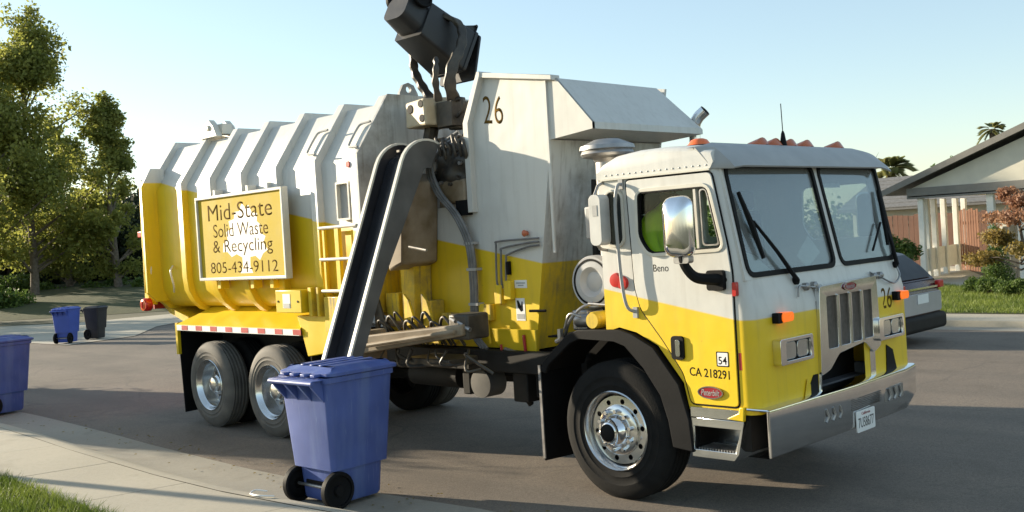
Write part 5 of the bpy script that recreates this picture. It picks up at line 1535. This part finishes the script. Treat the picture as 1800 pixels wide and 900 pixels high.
# ================================================================== parked car
def parked_car():
    cx, cy = -1.75, 9.75
    t = thing('parked_car', 'dark hatchback with silver tail panel parked at the far kerb behind the truck', 'car', (cx-2.1, cy, 0))
    def loc(x, y, z):                                  # x from the car's tail (0) forwards = -x of the world
        return (2.1-x, y, z)
    sec = [(0.0, 0.40, 0.70, 0.80), (0.03, 0.34, 0.78, 0.90), (0.10, 0.30, 0.82, 0.97), (0.5, 0.26, 0.86, 1.0), (1.6, 0.24, 0.88, 0.96), (2.9, 0.24, 0.87, 0.93), (3.7, 0.26, 0.84, 0.86), (4.15, 0.36, 0.74, 0.70), (4.25, 0.42, 0.66, 0.62)]
    b = MB()
    rows = []
    for x, z0, hw, z1 in sec:
        zm = z0+(z1-z0)*0.55
        r = [(-hw*0.9, z0), (-hw, z0+0.08), (-hw-0.01, zm), (-hw*0.95, z1-0.03), (-hw*0.86, z1), (hw*0.86, z1), (hw*0.95, z1-0.03), (hw+0.01, zm), (hw, z0+0.08), (hw*0.9, z0)]
        rows.append([loc(x, y, z) for y, z in r])
    for a, c in zip(rows[:-1], rows[1:]):
        b.strip(a+[a[0]], c+[c[0]])
    b.add(rows[0], [tuple(range(10))]); b.add(rows[-1], [tuple(range(10))])
    silver = mat('silver_car_paint', (0.36, 0.36, 0.38), 0.4, 0.3, var=0.05)
    maroon = mat('dark_car_trim', (0.055, 0.03, 0.034), 0.25, 0.3, var=0.1)
    b.build('body', maroon, t, smooth=40)
    MB().plate(rrect(-0.72, 0.72, 0.48, 0.80, 0.06), (), 'x', 2.06, 2.125).build('tail_panel', silver, t, bevel=0.02, seg=3)
    c_ = MB()
    cs = [(0.10, 0.76, 0.95, 0.98), (0.30, 0.72, 0.97, 1.20), (0.55, 0.66, 0.97, 1.40), (0.85, 0.62, 0.97, 1.47), (1.3, 0.63, 0.96, 1.50), (2.2, 0.62, 0.95, 1.43), (3.15, 0.70, 0.92, 0.96)]
    rows = [[loc(x, y, z) for y, z in ((-0.80, z0), (-hw, z1), (hw, z1), (0.80, z0))] for x, hw, z0, z1 in cs]
    for a, c in zip(rows[:-1], rows[1:]):
        c_.strip(a, c)
    c_.build('cabin', maroon, t, smooth=30)
    gl_ = MB(); gl_.add([loc(0.14, -0.68, 1.02), loc(0.30, -0.66, 1.20), loc(0.53, -0.60, 1.38), loc(0.53, 0.60, 1.38), loc(0.30, 0.66, 1.20), loc(0.14, 0.68, 1.02)], [(0, 1, 4, 5), (1, 2, 3, 4)])
    o = gl_.build('rear_window', 'car_glass', t); o.location.x += 0.03
    for s_ in (-1, 1):
        g2 = MB(); g2.add([loc(0.75, s_*0.735, 1.02), loc(0.95, s_*0.635, 1.36), loc(2.15, s_*0.645, 1.36), loc(2.85, s_*0.755, 1.0)], [(0, 1, 2, 3)])
        o = g2.build('side_window', 'car_glass', t); o.location.y += s_*0.035
        MB().box(2.06, 2.14, min(s_*0.62, s_*0.81), max(s_*0.62, s_*0.81), 0.84, 0.96).build('tail_lamp', 'red', t, bevel=0.02)
        for x in (0.75, 3.35):
            w = MB(); w.lathe([(0.0, s_*0.05), (0.2, s_*0.05), (0.21, s_*0.10), (0.30, s_*0.09), (0.32, 0.0), (0.30, s_*-0.1)], loc(x, s_*0.76, 0.32), 'y', 24); w.build('wheel', 'rubber', t)
    MB().box(1.9, 2.17, -0.82, 0.82, 0.20, 0.46).build('bumper', 'frame', t, bevel=0.07, seg=4)
    pl = MB().box(2.127, 2.135, -0.2, 0.2, 0.64, 0.78).build('licence_plate', 'paper', t)
    MB().box(2.09, 2.125, -0.58, 0.58, 0.86, 0.89).build('boot_trim', 'chrome', t)
    return t
parked_car()

# ================================================================== plants
def leaves(name, m, parent, clumps, n, size, seed, up=0.2):
    """n leaf faces scattered through a set of clumps (x, y, z, rx, ry, rz)"""
    g = np.random.default_rng(seed)
    C = np.array(clumps, float)
    wgt = (C[:, 3]*C[:, 4]*C[:, 5])**0.75
    k = g.choice(len(C), n, p=wgt/wgt.sum())
    d = g.normal(size=(n, 3)); d /= np.linalg.norm(d, axis=1)[:, None]
    r = g.random(n)**0.45
    pos = C[k, :3]+d*r[:, None]*C[k, 3:6]*(1+0.25*g.normal(size=(n, 1))*0.5)
    nr = g.normal(size=(n, 3))+d*0.5+np.array([0, 0, up])
    nr /= np.linalg.norm(nr, axis=1)[:, None]
    a = np.cross(nr, g.normal(size=(n, 3))); a /= np.linalg.norm(a, axis=1)[:, None]
    b = np.cross(nr, a)
    s = size*(0.55+0.9*g.random((n, 1)))
    V = np.stack([pos-a*s*0.5, pos-b*s*0.28+nr*s*0.06, pos+a*s*0.5, pos+b*s*0.28+nr*s*0.06], 1).reshape(-1, 3)
    me = bpy.data.meshes.new(name)
    me.vertices.add(n*4); me.vertices.foreach_set('co', V.astype(np.float32).ravel())
    me.loops.add(n*4); me.loops.foreach_set('vertex_index', np.arange(n*4, dtype=np.int32))
    me.polygons.add(n); me.polygons.foreach_set('loop_start', np.arange(n, dtype=np.int32)*4)
    me.update()
    me.materials.append(M[m])
    o = bpy.data.objects.new(name, me)
    COL.objects.link(o)
    o.parent = parent
    return o
def tree(label, base, H, spread, seed, n=11000, leaf=0.20, m='leaf', trunk_r=0.22, clear=0.10, group='trees beyond the far pavement', taper=True, name='leafy_tree'):
    g = random.Random(seed)
    t = thing(name, label, 'tree', base, g.uniform(0, 6), group)
    tr = MB()
    lean = (g.uniform(-.03, .03), g.uniform(-.03, .03))
    sp = [(lean[0]*H*k/6+g.uniform(-.1, .1)*(k > 0), lean[1]*H*k/6+g.uniform(-.1, .1)*(k > 0), H*0.92*k/6) for k in range(7)]
    tr.tube(bez(sp, 3), [trunk_r*(1.25 if i == 0 else 1)*(1-i/19.5) for i in range(19)], 10)
    cl = []
    for i in range(int(34*max(1, spread/3))):
        f = g.uniform(clear, 0.93)
        z0 = H*f*0.92
        w = spread*min(1.0, 0.12+1.35*(1-f))*min(1, 0.55+2.2*max(0, f-clear)) if taper else spread
        a = g.uniform(0, 2*PI)
        L = w*g.uniform(0.45, 1.0)
        p0 = (lean[0]*z0, lean[1]*z0, z0*0.92)
        p1 = (p0[0]+math.cos(a)*L*0.55, p0[1]+math.sin(a)*L*0.55, z0+L*0.30)
        p2 = (p0[0]+math.cos(a)*L, p0[1]+math.sin(a)*L, z0+L*0.62)
        tr.tube(bez([p0, p1, p2], 3), [trunk_r*0.32*(1-f*0.6)*(1-j/8.0)+0.012 for j in range(7)], 5)
        rr = g.uniform(0.15, 0.27)*spread*1.1
        cl.append((*p2, rr, rr, rr*g.uniform(0.7, 1.15)))
        rr *= g.uniform(0.6, 0.9)
        cl.append((p1[0]+g.uniform(-.3, .3), p1[1]+g.uniform(-.3, .3), p1[2]+0.2, rr, rr, rr))
    top = sp[-1]
    for i in range(5):
        rr = spread*g.uniform(0.10, 0.19)
        cl.append((top[0]+g.uniform(-.16, .16)*spread, top[1]+g.uniform(-.16, .16)*spread, H*g.uniform(0.9, 1.0)-rr, rr, rr, rr*1.3))
    tr.build('trunk', 'bark', t, smooth=60)
    leaves('crown', m, t, cl, n, leaf, seed)
    return t
def gnd(px, py, depth):
    p = at(px, py, depth); p.z = 0.0
    return p
tree('tallest leafy tree at the left with gaps of sky in its crown', gnd(62, 548, 48), 14.6, 4.0, 21, 30000, 0.19)
tree('shorter pointed leafy tree nearest the truck', gnd(212, 545, 50), 10.6, 2.4, 5, 20000, 0.18)
tree('leafy tree with a slim crown between the tallest tree and the pointed tree', gnd(130, 545, 53), 9.4, 2.8, 33, 17000, 0.18)
tree('leafy tree cut by the left edge of the view, left of the tallest tree', gnd(-12, 555, 46), 12.0, 3.6, 14, 20000, 0.19)
def shrub(label, base, rx, rz, seed, n, leaf, m, group, name='shrub', cat='shrub', k=9):
    g = random.Random(seed)
    t = thing(name, label, cat, base, 0, group)
    st_ = MB()
    cl = []
    for i in range(k):
        a = g.uniform(0, 2*PI); q = rx*math.sqrt(g.random())*0.75; z = rz*g.uniform(0.25, 0.85)
        p = (q*math.cos(a), q*math.sin(a), z)
        st_.tube([(p[0]*0.15, p[1]*0.15, 0), (p[0]*0.7, p[1]*0.7, z*0.6), p], [0.03*rz, 0.02*rz, 0.008*rz], 5)
        rr = rx*g.uniform(0.32, 0.5)
        cl.append((*p, rr, rr, min(rr*1.1, rz*0.35)))
    st_.build('stem', 'bark', t, smooth=60)
    leaves('foliage', m, t, cl, n, leaf, seed)
    return t
hs = [(-30, 555, 56, 4.6, 6.2), (55, 545, 60, 4.4, 5.6), (110, 540, 58, 4.0, 5.0), (165, 540, 62, 4.4, 5.8), (215, 540, 58, 3.6, 5.2), (262, 540, 60, 3.8, 5.6)]
ww_ = ['cut by the left edge', 'behind the trunk of the tallest tree', 'just right of the tallest trunk', 'above the lighter blue bin', 'above the charcoal bin', 'nearest the tail of the truck']
for i, (px, py, d, rx, rz) in enumerate(hs):
    shrub('dark evergreen shrub under the trees, '+ww_[i], gnd(px, py, d), rx, rz, 60+i, 7000, 0.34, 'leaf_dark', 'dark shrubs under the trees', name='evergreen_shrub', k=12)
lowl = [(20, 548, 50, 1.5, 1.5), (190, 545, 51, 1.3, 1.1), (270, 545, 50, 1.2, 1.2), (0, 560, 44, 1.3, 1.4), (100, 548, 52, 1.2, 1.3)]
lw = ['left of the tallest trunk', 'behind the two far bins', 'beside the tail of the truck', 'low at the left edge', 'right of the tallest trunk']
for i, (px, py, d, rx, rz) in enumerate(lowl):
    shrub('low grey green bush on the bank '+lw[i], gnd(px, py, d), rx, rz, 80+i, 2500, 0.18, 'leaf_mid', 'low bushes on the bank', name='bush')
# bank behind the far pavement
bk = MB()
rows = []
for k, (d, z) in enumerate(((40.0, 0.0), (42, 0.25), (47, 0.7), (55, 1.0), (70, 1.2))):
    rows.append([Vector((0, 0, z))+Vector((at(px, 500, d).x, at(px, 500, d).y, -0.02)) for px in (-260, -120, 0, 120, 240, 360, 480)])
for a, b in zip(rows[:-1], rows[1:]):
    bk.strip(a, b)
o = bk.build('bank', 'soil_grass', None, smooth=60); o['kind'] = 'structure'
# off to the left, outside the frame: what throws the long shadows across the road
tree('leafy street tree beyond the left edge of the view', (-37.0, 2.4, 0), 9.0, 3.0, 44, 9000, 0.24, clear=0.12)
tree('leafy street tree farther out beyond the left edge', (-44.0, 3.6, 0), 10.0, 3.2, 45, 9000, 0.24, clear=0.12)

# a far-off belt of trees closing the street behind the truck
g = random.Random(31)
belt = []
for i in range(150):
    a = R(-66+104*i/149)                                # bearing from the road, clockwise from straight across it
    d = g.uniform(105, 130)
    rr = g.uniform(1.8, 3.6)
    belt.append((math.sin(a)*d, math.cos(a)*d, g.uniform(0.6, 2.6), rr*1.5, rr*1.5, rr))
o = leaves('treeline', 'leaf_mid', None, belt, 26000, 0.75, 77)
o['kind'] = 'stuff'
tag(o, 'far-off belt of low trees closing the street behind the truck', 'treeline')

def palm(label, base, H, R_, seed, nf=22, group='palms behind the houses'):
    g = random.Random(seed)
    t = thing('palm_tree', label, 'palm tree', base, 0, group)
    m = MB(); m.tube([(0, 0, 0), (0.1, 0, H*0.5), (0, 0.05, H)], [0.26, 0.2, 0.2], 10); m.build('trunk', 'bark', t, smooth=60)
    vs, fs = [], []
    for i in range(nf):
        a = g.uniform(0, 2*PI); el = g.uniform(-0.5, 1.25)
        L = R_*g.uniform(0.85, 1.1)
        d = Vector((math.cos(a)*math.cos(el), math.sin(a)*math.cos(el), math.sin(el)))
        sd = d.cross(Vector((0, 0, 1))).normalized()
        for j in range(16):                              # leaflets fanned about the stalk
            q = 0.25+0.75*j/15
            p = Vector((0, 0, H))+d*L*q*0.7-Vector((0, 0, 1))*L*0.35*q*q
            for s_ in (-1, 1):
                w = (sd*s_*0.75+d*0.8+Vector((0, 0, -0.25))).normalized()*L*0.34*(1-0.45*q)
                n = w.cross(d).normalized().cross(w).normalized()*0.06*R_
                o_ = len(vs)
                vs += [tuple(p-n), tuple(p+n), tuple(p+w)]
                fs.append((o_, o_+1, o_+2))
    MB().add(vs, fs).build('fronds', 'palm', t, smooth=0, recalc=False)
palm('palm tree with a round crown seen beside the visor of the truck', gnd(1572, 440, 60), 4.7, 2.0, 3, 34)
palm('palm tree whose top shows above the roof ridge of the house', gnd(1754, 430, 62), 6.9, 1.2, 8, 20)
for i, (px, d, H, s_) in enumerate(((1660, 75, 5.6, 2.2), (1690, 78, 6.4, 2.6), (1725, 80, 7.0, 2.6))):
    tree(('far leafy tree topping the roof slope near its eave', 'far leafy tree topping the middle of the roof slope', 'far leafy tree topping the roof slope near the second palm')[i], gnd(px, 430, d), H, s_, 90+i, 3000, 0.34, 'leaf_mid', group='far trees behind the house roof')
m = thing('bare_tree', 'thin bare tree top rising behind the corner of the visor', 'tree', gnd(1545, 440, 58))
mm_ = MB(); g = random.Random(2)
mm_.tube([(0, 0, 0), (0.05, 0, 3.0), (0, 0, 5.4)], [0.10, 0.06, 0.015], 6)
for i in range(22):
    z = g.uniform(2.6, 5.2); a = g.uniform(0, 6.28); L = g.uniform(0.2, 0.5)
    mm_.tube([(0, 0, z), (math.cos(a)*L, math.sin(a)*L, z+L*1.2)], [0.02, 0.006], 4)
mm_.build('trunk', 'bark', m)

# ================================================================== house across the road (right)
HB_ = gnd(1700, 480, 27.5)
hdir = Vector((0, 1, 0))
hr = Vector((hdir.y, -hdir.x, 0))
HRZ = math.atan2(hr.y, hr.x)
H = thing('house', 'single storey house with a low gabled porch and white posts across the road', 'house', HB_, HRZ)
def hl(px, py, dy=0.0):                                  # photograph position on the house front, in the house's own axes
    d = _f + (px-900)/F_PX*C_R - (py-450)/F_PX*C_U
    t = ((HB_-CAM).dot(hdir)+dy)/d.dot(hdir)
    p = CAM+d*t-HB_
    return (p.dot(hr), p.dot(hdir), p.z)
M['house_wall'] = mat('house_wall', (0.66, 0.62, 0.51), 0.85, var=0.08, scale=2)
M['house_trim'] = mat('house_trim', (0.20, 0.19, 0.17), 0.7, var=0.1)
M['post_white'] = mat('post_white', (0.82, 0.79, 0.70), 0.6, var=0.06)
M['shingle'] = mat('shingle', (0.16, 0.155, 0.15), 0.9, var=0.25, scale=10)
M['red_fence'] = mat('red_fence', (0.17, 0.085, 0.055), 0.8, var=0.2, scale=4)
M['red_wood'] = mat('red_wood', (0.40, 0.21, 0.14), 0.75, var=0.15, scale=4)
M['tan_fence'] = mat('tan_fence', (0.45, 0.36, 0.25), 0.8, var=0.15, scale=4)
e0 = hl(1556, 343); e1 = hl(1800, 226); slope = (e1[2]-e0[2])/(e1[0]-e0[0])
ridge_x = e1[0]+1.6
zr_ = e0[2]+slope*(ridge_x-e0[0])
bmL = hl(1605, 331); bmR = hl(1800, 318)
zb_ = bmL[2]
# gable wall
wl = [(bmL[0]-0.1, zb_+0.0), (2*ridge_x-bmL[0]+0.1, zb_), (2*ridge_x-bmL[0]+0.1, zb_+0.22), (ridge_x, zr_-0.22), (bmL[0]-0.1, e0[2]+slope*(bmL[0]-0.1-e0[0])-0.16)]
MB().plate(wl, (), 'y', 0.0, 0.12).build('gable', 'house_wall', H)
MB().box(bmL[0]-0.15, 2*ridge_x-bmL[0], -0.10, 0.20, zb_-0.30, zb_-0.002).build('beam', 'house_trim', H)
for s_ in (1, -1):
    rfm = MB()
    xe = e0[0]
    def RP(x, z):
        return (x, z) if s_ == 1 else (2*ridge_x-x, z)
    rfm.plate([RP(xe, e0[2]-0.03), RP(ridge_x-0.002, zr_-0.03), RP(ridge_x-0.002, zr_+0.08), RP(xe, e0[2]+0.08)], (), 'y', -0.28, 9.0)
    r_ = rfm.build('roof', 'shingle', H)
    MB().plate([RP(xe, e0[2]-0.07), RP(ridge_x-0.002, zr_-0.07), RP(ridge_x-0.002, zr_+0.10), RP(xe, e0[2]+0.10)], (), 'y', -0.33, -0.283).build('fascia', 'house_trim', r_)
    for k in range(12):                                   # shingle courses
        a = k/12; b = (k+1)/12
        xa, xb = xe+(ridge_x-xe)*a, xe+(ridge_x-xe)*b
        za, zb2 = e0[2]+(zr_-e0[2])*a, e0[2]+(zr_-e0[2])*b
        MB().plate([RP(xa, za+0.082), RP(xb-0.01, zb2+0.082), RP(xb-0.01, zb2+0.09), RP(xa, za+0.105)], (), 'y', -0.29, 9.0).build('shingle_course', 'shingle', r_)
posts = [(1620, 0.0), (1629, 1.4), (1642, 2.4), (1659, 3.6), (1680, 4.8), (1695, 6.0)]
ptop = zb_-0.30
for px, dy in posts:
    x = hl(px, 400, dy)[0]
    MB().box(x-0.075, x+0.075, dy-0.02, dy+0.13, 0, ptop).build('post', 'post_white', H, bevel=0.01)
x0 = hl(1735, 400, 0)[0]
for px in (1742, 1795):
    x = hl(px, 400, 0)[0]
    MB().box(x-0.09, x+0.09, 0.0, 0.18, 0, ptop).build('post', 'post_white', H, bevel=0.01)
# low boarded rail between the posts
for (pa_, da), (pb_, db_) in zip(posts[:-1], posts[1:]):
    a, b = hl(pa_, 400, da)[0], hl(pb_, 400, db_)[0]
    for k in range(3):
        f = (k+0.5)/3
        x, y = a+(b-a)*f, da+(db_-da)*f
        ang = math.atan2(db_-da, b-a)
        L = math.hypot(b-a, db_-da)/3*0.46
        c_, s_ = math.cos(ang)*L, math.sin(ang)*L
        q = MB(); q.add([(x-c_, y-s_, 0.35), (x+c_, y+s_, 0.35), (x+c_, y+s_, 1.0), (x-c_, y-s_, 1.0), (x-c_, y-s_+0.03, 0.35), (x+c_, y+s_+0.03, 0.35), (x+c_, y+s_+0.03, 1.0), (x-c_, y-s_+0.03, 1.0)], [(0, 1, 2, 3), (7, 6, 5, 4), (0, 4, 5, 1), (1, 5, 6, 2), (2, 6, 7, 3), (3, 7, 4, 0)])
        q.build('rail_board', 'post_white', H)
MB().plate([(bmL[0]-0.2, 2*ridge_x-bmL[0]), (7.0, 7.0)] and [(bmL[0]-0.1, -0.1), (2*ridge_x-bmL[0], -0.1), (2*ridge_x-bmL[0], 8.5), (bmL[0]-0.1, 8.5)], (), 'z', ptop+0.05, ptop+0.08).build('porch_ceiling', 'house_wall', H)
MB().box(hl(1745, 400, 0)[0], 2*ridge_x-bmL[0], 1.2, 8.6, 0, ptop+0.04).build('house_wall', 'house_wall', H)
# wooden gate of upright boards under the porch
G_ = thing('wooden_gate', 'reddish gate of upright boards under the porch', 'gate', HB_+hr*hl(1705, 450, 5.2)[0]+hdir*5.2, HRZ)
gx0, gx1 = hl(1688, 400, 5.2)[0], hl(1724, 400, 5.2)[0]
gw = gx1-gx0
for k in range(8):
    a = -gw/2+gw*k/8
    MB().box(a+0.01, a+gw/8-0.01, 0, 0.03, 0.08, 2.05+0.03*((k*7) % 3)).build('board', 'red_wood', G_)
MB().box(-gw/2, gw/2, 0.031, 0.07, 0.5, 0.6).build('crossbar', 'red_fence', G_)
MB().box(-gw/2, gw/2, 0.031, 0.07, 1.6, 1.7).build('crossbar', 'red_fence', G_)
def fence(label, p0, p1, h, m, board=0.16):
    d = Vector(p1)-Vector(p0); L = d.length
    t = thing('board_fence', label, 'fence', p0, math.atan2(d.y, d.x))
    n = int(L/board)
    me = MB().box(0.006, board-0.006, 0, 0.025, 0.05, h).build('board', m, t)
    for k in range(1, n):
        c = me.copy(); COL.objects.link(c); c.parent = t
        c.location = (k*board, 0.004*((k*5) % 3), 0.015*((k*7) % 4-1.5))
    MB().box(0, L, 0.03, 0.08, h*0.25, h*0.25+0.09).build('rail', m, t)
    MB().box(0, L, 0.03, 0.08, h*0.8, h*0.8+0.09).build('rail', m, t)
    return t
def hw(px, dy):
    p = HB_+hr*hl(px, 400, dy)[0]+hdir*dy
    return (p.x, p.y, 0.0)
fence('red brown board fence behind the porch posts', hw(1560, 8.8), hw(1748, 8.8), 2.0, 'red_fence', 0.2)
fence('tan board fence at the right edge behind the red leaved tree', hw(1762, 0.9), hw(1860, 0.9), 1.55, 'tan_fence')
# neighbour's roof behind
N_ = thing('neighbour_house', 'grey roofed house seen through the porch posts', 'house', Vector(hw(1650, 14)), HRZ)
a, b = hl(1500, 400, 14)[0]-hl(1650, 400, 14)[0], 6.0
MB().box(a, b, 0, 6, 0, 2.5).build('wall', 'house_wall', N_)
r_ = MB().plate([(-0.6, 2.35), (3.2, 3.75), (7.0, 2.35), (7.0, 2.25), (-0.6, 2.25)], (), 'x', a-0.4, b+0.4).build('roof', 'shingle', N_)
for k in range(8):
    f0, f1 = k/8, (k+1)/8
    MB().plate([(-0.62+3.8*f0, 2.352+1.4*f0), (-0.62+3.8*f1-0.02, 2.352+1.4*f1), (-0.62+3.8*f1-0.02, 2.362+1.4*f1), (-0.62+3.8*f0, 2.385+1.4*f0)], (), 'x', a-0.4, b+0.4).build('shingle_course', 'shingle', r_)

# planting in front of the house
sh = [(1718, 486, 23.5, 0.30, 0.32), (1741, 490, 22.8, 0.32, 0.35), (1772, 494, 22.2, 0.32, 0.33), (1796, 496, 22.0, 0.30, 0.35)]
sw = ['leftmost, at the end of the path', 'below the upright conifer', 'right of the upright conifer', 'cut by the right edge']
for i, (px, py, d, rx, rz) in enumerate(sh):
    p = gnd(px, py, d); p.z = 0.13
    shrub('low round clipped green shrub, '+sw[i], p, rx, rz, 120+i, 3500, 0.05, 'leaf_mid', 'round shrubs in the bed before the house', name='round_shrub', k=14)
p = gnd(1752, 480, 23.6); p.z = 0.12
t = thing('conifer', 'upright bright green conifer in front of the porch', 'shrub', p)
cl = [(g.uniform(-.06, .06), g.uniform(-.06, .06), 0.15+0.11*k, 0.34*(1-k/15)+0.06, 0.34*(1-k/15)+0.06, 0.16) for k in range(13)]
m = MB(); m.tube([(0, 0, 0), (0, 0, 1.5)], [0.04, 0.01], 6); m.build('trunk', 'bark', t)
leaves('foliage', 'leaf_mid', t, cl, 5000, 0.055, 7)
p = gnd(1588, 470, 27); p.z = 0.1
shrub('green leafy bush beside the leftmost porch post', p, 0.45, 1.45, 140, 3500, 0.09, 'leaf_mid', None, name='bush', k=12)
p = gnd(1795, 470, 20.8); p.z = 0.12
t = thing('red_leaved_tree', 'small tree with red and olive leaves before the gable at the right edge', 'tree', p)
g = random.Random(77)
m = MB(); m.tube(bez([(0.1, 0, 0), (0.12, 0, 0.7), (0.0, 0.05, 1.5), (-0.1, 0, 2.2)], 4), [0.05*(1-i/18) for i in range(13)], 7)
cr_, co_ = [], []
for i in range(16):
    a = g.uniform(0, 2*PI); L = g.uniform(0.35, 0.95); z = g.uniform(0.7, 1.9)
    p1 = (math.cos(a)*L, math.sin(a)*L, z+g.uniform(-0.1, 0.15))
    m.tube([(0, 0, z-0.15), (p1[0]*0.5, p1[1]*0.5, z), p1], [0.022, 0.015, 0.006], 5)
    (cr_ if z > 1.45 else co_).append((*p1, 0.30, 0.30, 0.17))
for i in range(5):
    cr_.append((g.uniform(-.35, .35), g.uniform(-.35, .35), g.uniform(1.9, 2.25), 0.25, 0.25, 0.16))
m.build('trunk', 'bark', t, smooth=60)
leaves('red_foliage', 'leaf_red', t, cr_, 4200, 0.07, 4)
leaves('olive_foliage', 'leaf_olive', t, co_, 4600, 0.07, 6)

# ================================================================== small things on the ground
w = MB(); w.tube(bez([(-2.28, -1.66, 0.128), (-2.36, -1.72, 0.14), (-2.30, -1.80, 0.135), (-2.16, -1.80, 0.14), (-2.08, -1.72, 0.13)], 6), 0.0065, 6)
o = w.build('wire', 'white'); tag(o, 'thin loop of white wire lying on the pavement left of the nearest bin', 'wire')
lf = MB()
for i in range(170):
    x = rnd.uniform(-9, 2); y = float(np.interp(x, kx, ky))-rnd.uniform(-0.25, 0.35); a = rnd.uniform(0, 6.28); s_ = rnd.uniform(0.008, 0.022)
    z = 0.02
    lf.add([(x-s_*math.cos(a), y-s_*math.sin(a), z), (x+s_*0.5*math.sin(a), y-s_*0.5*math.cos(a), z+0.008), (x+s_*math.cos(a), y+s_*math.sin(a), z+0.002), (x-s_*0.5*math.sin(a), y+s_*0.5*math.cos(a), z+0.008)], [(0, 1, 2, 3)])
o = lf.build('leaf_litter', 'leaf_olive', None, smooth=0, recalc=False); o['kind'] = 'stuff'; tag(o, 'dry leaf litter scattered along the near gutter', 'leaf litter')
# street lamp and an added, unseen hedge outside the left edge: their shadows cross the pavement and the road
t = thing('street_lamp', 'grey street lamp post beyond the left edge of the view', 'street lamp', (-10.6, -4.35, 0.1))
m = MB(); m.tube([(0, 0, 0), (0, 0, 5.4)], [0.075, 0.05], 14); m.build('pole', 'steel', t, smooth=60)
m = MB(); m.tube(bez([(0, 0, 5.35), (0, 0.3, 5.7), (0, 0.9, 5.85)], 5), 0.03, 8); m.box(-0.1, 0.1, 0.85, 1.35, 5.8, 5.9); m.build('lamp_head', 'grey', t)
t = thing('hedge', 'tall unseen hedge added beyond the left edge to shade the road', 'hedge', (-15.5, -2.55, 0.1))
m = MB(); m.box(-0.35, 0.35, -1.3, 2.05, 0, 2.85); m.build('hedge_core', 'leaf_dark', t)
leaves('foliage', 'leaf_dark', t, [(0, y, z, 0.55, 0.5, 0.5) for y in (-1.15, -0.6, -0.1, 0.4, 0.9, 1.4, 1.9) for z in (0.4, 1.0, 1.6, 2.2, 2.7)], 9000, 0.10, 15)

# ------------------------------------------------------------------ pieces that can be picked apart become parts of their own
def split(o, name):
    bm = bmesh.new()
    bm.from_mesh(o.data)
    bm.verts.index_update()
    par = list(range(len(bm.verts)))
    def find(i):
        while par[i] != i:
            par[i] = par[par[i]]
            i = par[i]
        return i
    for e in bm.edges:
        a, b = find(e.verts[0].index), find(e.verts[1].index)
        par[a] = b
    groups = {}
    for f in bm.faces:
        groups.setdefault(find(f.verts[0].index), []).append(f.index)
    bm.free()
    src = o.data
    co = [v.co.copy() for v in src.vertices]
    for k, fs in enumerate(groups.values()):
        ids = sorted({i for f in fs for i in src.polygons[f].vertices})
        mp = {v: i for i, v in enumerate(ids)}
        me = bpy.data.meshes.new(name)
        me.from_pydata([co[i] for i in ids], [], [[mp[i] for i in src.polygons[f].vertices] for f in fs])
        me.materials.append(src.materials[0])
        me.shade_smooth()
        me.set_sharp_from_angle(angle=R(35))
        c = o if k == len(groups)-1 else o.copy()
        c.data = me
        if c is not o:
            COL.objects.link(c)
        c.name = name
for base, nm in (('bolt', 'bolt'), ('bracket', 'bracket'), ('cross_member', 'cross_member'), ('cross_pipe', 'cross_pipe'), ('door_pillar', 'door_pillar'), ('grille_strut', 'grille_strut'), ('gripper_bolt', 'gripper_bolt'), ('hinge', 'hinge'), ('hose_clamp', 'hose_clamp'), ('lamp_arm', 'lamp_arm'), ('latch_gear', 'latch_hose'), ('lug_nuts', 'lug_nut'), ('rear_window', 'rear_window'), ('rivets', 'rivet'), ('valve_block', 'valve_block'), ('washer_hose', 'washer_hose'), ('ladder', 'ladder'), ('step_tread', 'step_tread'), ('bumper_grate', 'bumper_grate'), ('side_marker', 'side_marker'), ('compressor', 'compressor')):
    for o in [q for q in bpy.data.objects if q.type == 'MESH' and q.parent and (q.name == base or q.name.startswith(base+'.')) and not q.children]:
        split(o, nm)
